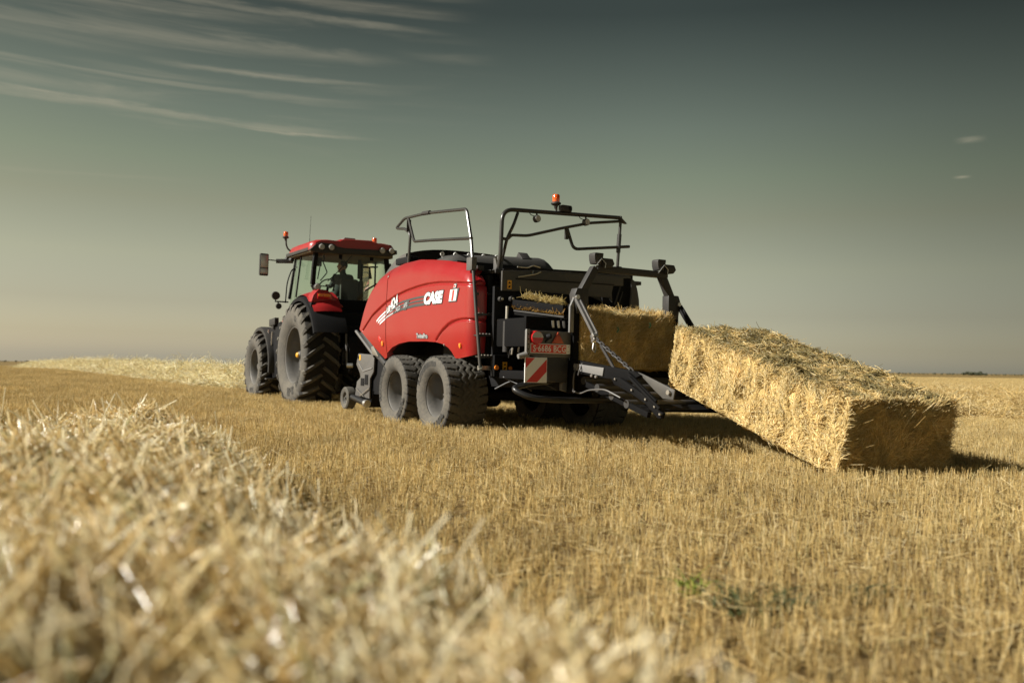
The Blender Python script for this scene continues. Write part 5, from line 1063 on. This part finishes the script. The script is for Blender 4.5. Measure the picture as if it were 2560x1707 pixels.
# ------------------------------------------------------------------ BALES
def bale(name, w, h, l, label, seed, dens, loc, yaw, pit, rol, amp, top_dark=False, rear_cols=None, faces=('L', 'B', 'T', 'R')):
    """packed straw block; local frame: x right, y towards the baler, z up, origin at the bottom middle of the rear end"""
    r = np.random.default_rng(seed); ob = empty(name, loc); ob.rotation_mode = 'XYZ'
    mt = Matrix.Rotation(yaw, 4, 'Z') @ Matrix.Rotation(pit, 4, 'X') @ Matrix.Rotation(rol, 4, 'Y'); ob.rotation_euler = mt.to_euler()
    def disp(p, nrm):
        q = np.asarray(p); f1 = fbm(q*np.array([3.0, 5.0, 2.2]), seed, 3); f2 = fbm(q*np.array([14, 20, 8.0]), seed+20, 3)
        # flakes: slices packed one after another along the length
        fl = np.abs(((q[:, 1]+0.02*fbm(q*4, seed+9, 2)) / 0.115) % 1-0.5)*2
        f3 = fbm(q*np.array([7.0, 9.0, 4.0]), seed+40, 2); return (0.026*f1+0.020*f3+0.016*f2-0.012*(fl > 0.86))*amp
    specs = {'L': ((-1, 0, 0), lambda u, v: (-w/2+0*u, u*l, v*h)), 'R': ((1, 0, 0), lambda u, v: (w/2+0*u, u*l, v*h)), 'B': ((0, -1, 0), lambda u, v: ((u-0.5)*w, 0*u, v*h)), 'F': ((0, 1, 0), lambda u, v: ((u-0.5)*w, 0*u+l, v*h)), 'T': ((0, 0, 1), lambda u, v: ((u-0.5)*w, v*l, 0*u+h)), 'D': ((0, 0, -1), lambda u, v: ((u-0.5)*w, v*l, 0*u))}
    def rounded(q):
        """soften the long edges"""
        q = q.copy(); c = np.array([0, l/2, h/2]); hs = np.array([w/2, l/2, h/2]); e = np.abs(q-c)/hs; rr = np.clip((e-0.86)/0.14, 0, 1)
        k = np.sort(rr, 1)[:, 1]; q = c+(q-c)*(1-0.035*k[:, None]*np.array([1.0, 0.6, 1.0])); return q
    mb_v = []; mb_f = []; off = 0
    for key, (nm, fn) in specs.items():
        nu, nv = (70, 26) if key in 'LR' else (44, 26) if key in 'BF' else (36, 70)
        U, Vv = np.meshgrid(np.linspace(0, 1, nu), np.linspace(0, 1, nv), indexing='ij'); q = np.stack([np.broadcast_to(k, U.shape) for k in fn(U, Vv)], -1).reshape(-1, 3).astype(float)
        e = np.minimum.reduce([U, 1-U, Vv, 1-Vv]).ravel(); fade = smooth(0, 0.05, e)[:, None]
        q2 = rounded(q)+np.array(nm)*disp(q, nm)[:, None]*fade
        i, j = np.meshgrid(np.arange(nu-1), np.arange(nv-1), indexing='ij'); i = i.ravel(); j = j.ravel()
        mb_v.append(q2); mb_f.append(np.stack([i*nv+j, (i+1)*nv+j, (i+1)*nv+j+1, i*nv+j+1], 1)+off); off += len(q2)
    import bmesh
    me = fast_mesh('packed_straw', np.concatenate(mb_v), np.concatenate(mb_f)); bm = bmesh.new(); bm.from_mesh(me); bmesh.ops.remove_doubles(bm, verts=bm.verts, dist=1e-4); bmesh.ops.recalc_face_normals(bm, faces=bm.faces); bm.to_mesh(me); bm.free()
    me.polygons.foreach_set('use_smooth', [True]*len(me.polygons))
    link('packed_straw', me, 'balebulk', ob, (0, 0, 0))
    Vs, Fs, Cs = [], [], []; off = 0
    for key in faces:
        nm, fn = specs[key]; nm = np.array(nm, float); area = {'L': l*h, 'R': l*h, 'B': w*h, 'T': w*l}[key]; n = int(dens*area)
        u, v = r.random(n), r.random(n); q = np.stack([np.broadcast_to(k, u.shape) for k in fn(u, v)], 1).astype(float)
        e_ = np.minimum.reduce([u, 1-u, v, 1-v]); d0 = disp(q, nm)*smooth(0, 0.05, e_); q2 = rounded(q)+nm*d0[:, None]
        ph = fbm(q*np.array([4.0, 4.0, 3.0]), seed+33, 2)
        if key in 'LR':      # folded straw ends: hang in wavy locks, bulging outwards
            an = r.normal(math.pi/2, 0.55, n)+1.1*ph; t = np.stack([0*an, np.cos(an), np.sin(an)], 1); out = r.uniform(0.10, 0.60, n); L = r.uniform(0.03, 0.10, n); Wd = r.uniform(0.0035, 0.0075, n); bend = nm*(-r.uniform(0.2, 0.9, n))[:, None]+np.array([0, 0, -1.0])*r.uniform(0, 0.5, n)[:, None]
        elif key == 'B':     # sliced end: straws lie flat, brushed sideways
            an = r.normal(0.55, 0.6, n)+0.9*ph; t = np.stack([np.cos(an), 0*an, np.sin(an)], 1); out = r.uniform(0.0, 0.10, n); L = r.uniform(0.04, 0.14, n); inside = np.minimum.reduce([u, 1-u, v, 1-v])*w; L = np.minimum(L, 0.03+inside*1.2); Wd = r.uniform(0.0028, 0.0055, n); bend = r.normal(0, 0.15, (n, 3))
        else:
            an = r.uniform(0, 6.28, n); t = np.stack([np.cos(an), np.sin(an), 0*an], 1); out = r.uniform(0.05, 0.55, n); L = r.uniform(0.03, 0.10, n); Wd = r.uniform(0.0035, 0.0085, n); L = np.minimum(L, 0.025+np.minimum.reduce([u*w, (1-u)*w, v*l, (1-v)*l])*1.0); bend = np.array([0, 0, -1.0])*r.uniform(0, 0.8, n)[:, None]+r.normal(0, 0.2, (n, 3))
        stray = r.random(n) < 0.012; out[stray] += 0.6; L[stray] *= 1.5
        D = unit(t+nm*out[:, None]); c = STRAW[r.choice(len(STRAW), n, p=STRAW_P)]*r.uniform(0.8, 1.15, (n, 1)); lump = fbm(q*np.array([9.0, 9.0, 6.0]), seed+50, 2); c = c*(1+0.30*lump)[:, None]
        if key == 'T': gmask = (fbm(q*9.0, seed+70, 2) > -0.12)[:, None]; c = np.where(gmask, c*np.array([0.42, 0.44, 0.42]), c*0.95)
        if key == 'B' and rear_cols is not None: c = c*np.array(rear_cols)
        V, Fq, C = strands(q2, D, L, Wd, bend, 2, c, r=r); Vs.append(V); Fs.append(Fq+off); Cs.append(C); off += len(V)
    me = fast_mesh('loose_straw', np.concatenate(Vs), np.concatenate(Fs), np.concatenate(Cs)); o = link('loose_straw', me, 'balestraw', ob, (0, 0, 0)); o['kind'] = 'stuff'
    return tag(ob, label, 'bale')
b1 = bale('straw_bale', 1.40, 0.66, 1.75, 'straw bale still in the baler, its end pushed out over the chute', 41, 9000, (-0.01, -2.27, 0.865), 0.0, 0.0, 0.0, 0.6, faces=('B', 'T', 'L'))
for x, z in ((-0.20, 0.50), (0.28, 0.57)):
    mb = MB(); mb.tube([(x, -0.045, z), (x+0.01, -0.055, z-0.03), (x-0.012, -0.05, z-0.06)], 0.009, 6); mb.build('twine_knot', 'twine', b1, (0, 0, 0))
b2_ = bale('straw_bale', 1.19, 0.70, 2.92, 'big straw bale dropped from the chute, tilted with its lower end on the stubble', 77, 9000, (0.25, -5.62, -0.01), -0.181, 0.248, 0.0, 1.5, faces=('L', 'B', 'T'))
# chaff lying on the pressure arm
def chaff(name, a, b, wid, n, hgt, label=None, parent=None, seed=1, cols=None):
    r = np.random.default_rng(seed); t = r.random(n); a = np.array(a); b = np.array(b); p = a+(b-a)*t[:, None]+np.stack([r.uniform(-wid, wid, n), r.uniform(-wid, wid, n)*0.4, r.uniform(0, hgt*0.5, n)], 1)
    D = unit(np.stack([r.normal(0, 0.6, n), r.normal(0, 0.6, n), r.uniform(0.0, 1.0, n)], 1)); c = STRAW[r.choice(len(STRAW), n, p=STRAW_P)]*r.uniform(0.7, 1.0, (n, 1))*np.array(cols or (0.85, 0.85, 0.7))
    V, Fq, C = strands(p, D, r.uniform(0.03, hgt, n), r.uniform(0.003, 0.006, n), r.normal(0, 0.3, (n, 3)), 2, c, r=r); o = link(name, fast_mesh(name, V, Fq, C), 'balestraw', parent); o['kind'] = 'stuff'
    return o
chaff('chaff', (-0.95, -1.45, 1.695), (-0.82, -2.06, 1.60), 0.05, 800, 0.075, parent=baler, seed=4)
chaff('chaff', (-1.03, -1.32, 1.575), (-0.84, -2.12, 1.475), 0.015, 320, 0.05, parent=baler, seed=5, cols=(0.8, 0.6, 0.3))
chaff('chaff', (-0.62, -1.9, 1.545), (0.66, -2.15, 1.545), 0.06, 900, 0.075, parent=b1, seed=6, cols=(1.15, 1.1, 0.95)).location = Vector((0.01, 2.27, -0.865))

# ------------------------------------------------------------------ WINDROWS
def clump(name, n, rad, hgt, seed, seg=3, wmul=1.0, lmul=1.0):
    r = np.random.default_rng(seed); p = np.stack([r.normal(0, rad*0.5, n), r.normal(0, rad*0.5, n), r.uniform(-hgt*0.4, hgt*0.6, n)], 1); an = r.uniform(0, 6.28, n)
    D = unit(np.stack([np.cos(an), np.sin(an), r.normal(0.18, 0.42, n)], 1)); L = r.uniform(0.06, 0.34, n)*lmul; c = STRAW[r.choice(len(STRAW), n, p=STRAW_P)]*r.uniform(0.8, 1.2, (n, 1))
    V, Fq, C = strands(p-D*L[:, None]*0.5, D, L, r.uniform(0.003, 0.0062, n)*wmul, r.normal(0, 0.22, (n, 3)), seg, c, r=r); return fast_mesh(name, V, Fq, C)
def windrow(name, xc, half, y0, y1, hgt, label, mat_bed, mat_straw, n_clump, protos, seed, cat='windrow', pw=2.2, step=0.10, mound_amp=0.10, endtaper=1.0, drift=0.0, density_fn=None, group=None, scl=(0.8, 1.25), near_end=1.0):
    r = np.random.default_rng(seed)
    def hz(x, y):
        xx = (x-xc-drift*(y-y0)+0.10*fbm(np.stack([x*0, y*0.45, y*0], 1), seed, 2))/half
        e = smooth(y0, y0+near_end, y)*smooth(-y1, -y1+endtaper, -y); base = np.clip(1-np.abs(xx)**pw, 0, 1)
        q = np.stack([x*1.6, y*1.6, x*0], 1); return hgt*base**0.75*e*(1+mound_amp*3*fbm(q, seed+3, 3)*0.5)+mound_amp*0.25*base*fbm(q*3.1, seed+7, 2)-0.03
    xs = np.arange(xc-half*1.05+min(0, drift*(y1-y0))-0.3, xc+half*1.05+max(0, drift*(y1-y0))+0.3, step); ys = np.arange(y0, y1+step, step*1.6)
    X, Y = np.meshgrid(xs, ys, indexing='ij'); z = hz(X.ravel(), Y.ravel())+gz(X.ravel(), Y.ravel()); a, b = X.shape
    i, j = np.meshgrid(np.arange(a-1), np.arange(b-1), indexing='ij'); i = i.ravel(); j = j.ravel(); Fq = np.stack([i*b+j, (i+1)*b+j, (i+1)*b+j+1, i*b+j+1], 1)
    zq = z[Fq].max(1)-gz(X.ravel(), Y.ravel())[Fq[:, 0]]; Fq = Fq[zq > -0.025]
    root = empty(name, (xc, y0, 0)); me = fast_mesh('straw_bed', np.stack([X.ravel(), Y.ravel(), z], 1), Fq); link('straw_bed', me, mat_bed, root)
    if not protos: return tag(root, label, cat, group), hz
    x = xc+r.uniform(-half, half, n_clump); y = y0+(y1-y0)*r.random(n_clump)**1.0
    if density_fn is not None: k = r.random(n_clump) < density_fn(x, y); x, y = x[k], y[k]
    x = x+drift*(y-y0); h = hz(x, y); k = h > 0.03; x, y, h = x[k], y[k], h[k]; n = len(x)
    rot = np.stack([r.normal(0, 0.35, n), r.normal(0, 0.35, n), r.uniform(0, 6.28, n)], 1); s = r.uniform(*scl, n)
    o = scatter('loose_straw', np.stack([x, y, h+gz(x, y)+0.01], 1), rot, np.stack([s, s, s], 1), r.integers(0, len(protos), n), protos, mat_straw, parent=root)
    return tag(root, label, cat, group), hz
root_fg, fg_h = windrow('straw_windrow', -7.28, 1.50, -12.2, -2.8, 0.50, 'out-of-focus heap of pale loose straw in front of the stubble, nearest the viewer', 'mound', None, 0, [], 19, pw=3.2, step=0.08, mound_amp=0.13, endtaper=1.3, drift=0.12)
def heap_straw(n, seed):
    """loose straws lying every way over the near heap, thickest where it is closest"""
    r = np.random.default_rng(seed); d = 1.0+7.2*r.random(n*2)**1.35; a = r.uniform(-R(42), R(40), n*2); v = _c[None, :]*np.cos(a)[:, None]+_r[None, :]*np.sin(a)[:, None]
    x = CAM[0]+v[:, 0]*d; y = CAM[1]+v[:, 1]*d; h = fg_h(x, y); k = (h > 0.04) & (y < -3.0); x, y, h, d = x[k][:n], y[k][:n], h[k][:n], d[k][:n]; m = len(x)
    e = 0.03; sx = (fg_h(x+e, y)-fg_h(x-e, y))/(2*e); sy = (fg_h(x, y+e)-fg_h(x, y-e))/(2*e); nrm = unit(np.stack([-sx, -sy, np.ones(m)], 1))
    an = r.normal(1.2, 1.5, m); t = unit(np.cross(nrm, np.stack([np.cos(an), np.sin(an), 0*an], 1))); D = unit(t+nrm*r.normal(0.10, 0.36, m)[:, None])
    L = r.uniform(0.06, 0.30, m); stand = r.random(m) < 0.03; D[stand] = unit(D[stand]+nrm[stand]*0.8); P0 = np.stack([x, y, h], 1)+nrm*r.uniform(-0.05, 0.045, m)[:, None]-D*(L*0.5)[:, None]
    pal = np.array([(0.68, 0.60, 0.42), (0.58, 0.46, 0.25), (0.48, 0.35, 0.15), (0.72, 0.66, 0.50), (0.30, 0.20, 0.08), (0.62, 0.52, 0.30), (0.38, 0.36, 0.20)]); c = pal[r.choice(len(pal), m, p=STRAW_P)]*r.uniform(0.8, 1.15, (m, 1))
    V, Fq, C = strands(P0, D, L, r.uniform(0.0042, 0.0090, m), r.normal(0, 0.2, (m, 3)), 2, c, r=r); return fast_mesh('loose_straw', V, Fq, C)
o = link('loose_straw', heap_straw(80000, 23), 'fgstraw', root_fg); o['kind'] = 'stuff'
PL = [clump('pale_clump_%d' % i, 70, 0.30, 0.16, 400+i, 2, 2.2, 1.3) for i in range(4)]
windrow('straw_windrow', 0.35, 1.45, 12.8, 95.0, 0.43, 'pale straw windrow running ahead of the tractor towards the horizon', 'palemound', 'palestraw', 3600, PL, 29, pw=2.0, step=0.2, mound_amp=0.20, drift=-0.035, endtaper=8.0, near_end=2.5)
FR = [clump('far_clump_%d' % i, 60, 0.35, 0.16, 500+i, 2, 2.2, 1.3) for i in range(3)]
for xk, lb in ((11.0, 'first low windrow of raked straw beyond the dropped bale'), (19.0, 'second low windrow of raked straw out in the field beyond the dropped bale'), (28.0, 'third low windrow of raked straw, far out beyond the dropped bale'), (40.0, 'last low windrow of raked straw, near the horizon beyond the dropped bale')):
    windrow('straw_windrow', xk, 1.1, -12.0, 60.0 if xk < 30 else 80.0, 0.16, lb, 'farmound', 'stubble', 1800, FR, int(xk), step=0.3, mound_amp=0.10, endtaper=10, group='low windrows beyond the dropped bale')
# ------------------------------------------------------------------ weeds among the stubble
def weed(x, y, s, n, seed, label, dark):
    r = np.random.default_rng(seed); P0 = np.tile([x, y, float(gz(x, y))], (n, 1))+np.concatenate([r.normal(0, 0.05*s, (n, 2)), r.uniform(0, 0.05, (n, 1))], 1); an = r.uniform(0, 6.28, n)
    D = unit(np.stack([np.cos(an), np.sin(an), r.uniform(0.4, 1.6, n)], 1)); g = np.array((0.10, 0.115, 0.04) if dark else (0.30, 0.36, 0.05)); c = g*r.uniform(0.7, 1.3, (n, 1))
    V, Fq, C = strands(P0, D, r.uniform(0.05, 0.16, n)*s, r.uniform(0.006, 0.014, n)*s, np.stack([r.normal(0, 0.4, n), r.normal(0, 0.4, n), -r.uniform(0.1, 0.6, n)], 1), 3, c, r=r, taper=0.3); me = fast_mesh('weed', V, Fq, C)
    o = link('weed', me, 'weed'); tag(o, label, 'weed', 'weeds in the stubble')
weed(*[float(k) for k in WEED[0]], 0.75, 50, 1, 'bright yellow-green weed among the stubble in front of the heap', False); weed(*WEED[1], 1.0, 80, 2, 'dark green spreading weed low in the stubble, beside the bright one', True); weed(*WEED[2], 0.75, 45, 3, 'small dark weed in the stubble, next to the spreading one', True); weed(*WEED[3], 0.7, 40, 4, 'dry dark weed tuft in the stubble, apart from the green ones', True)
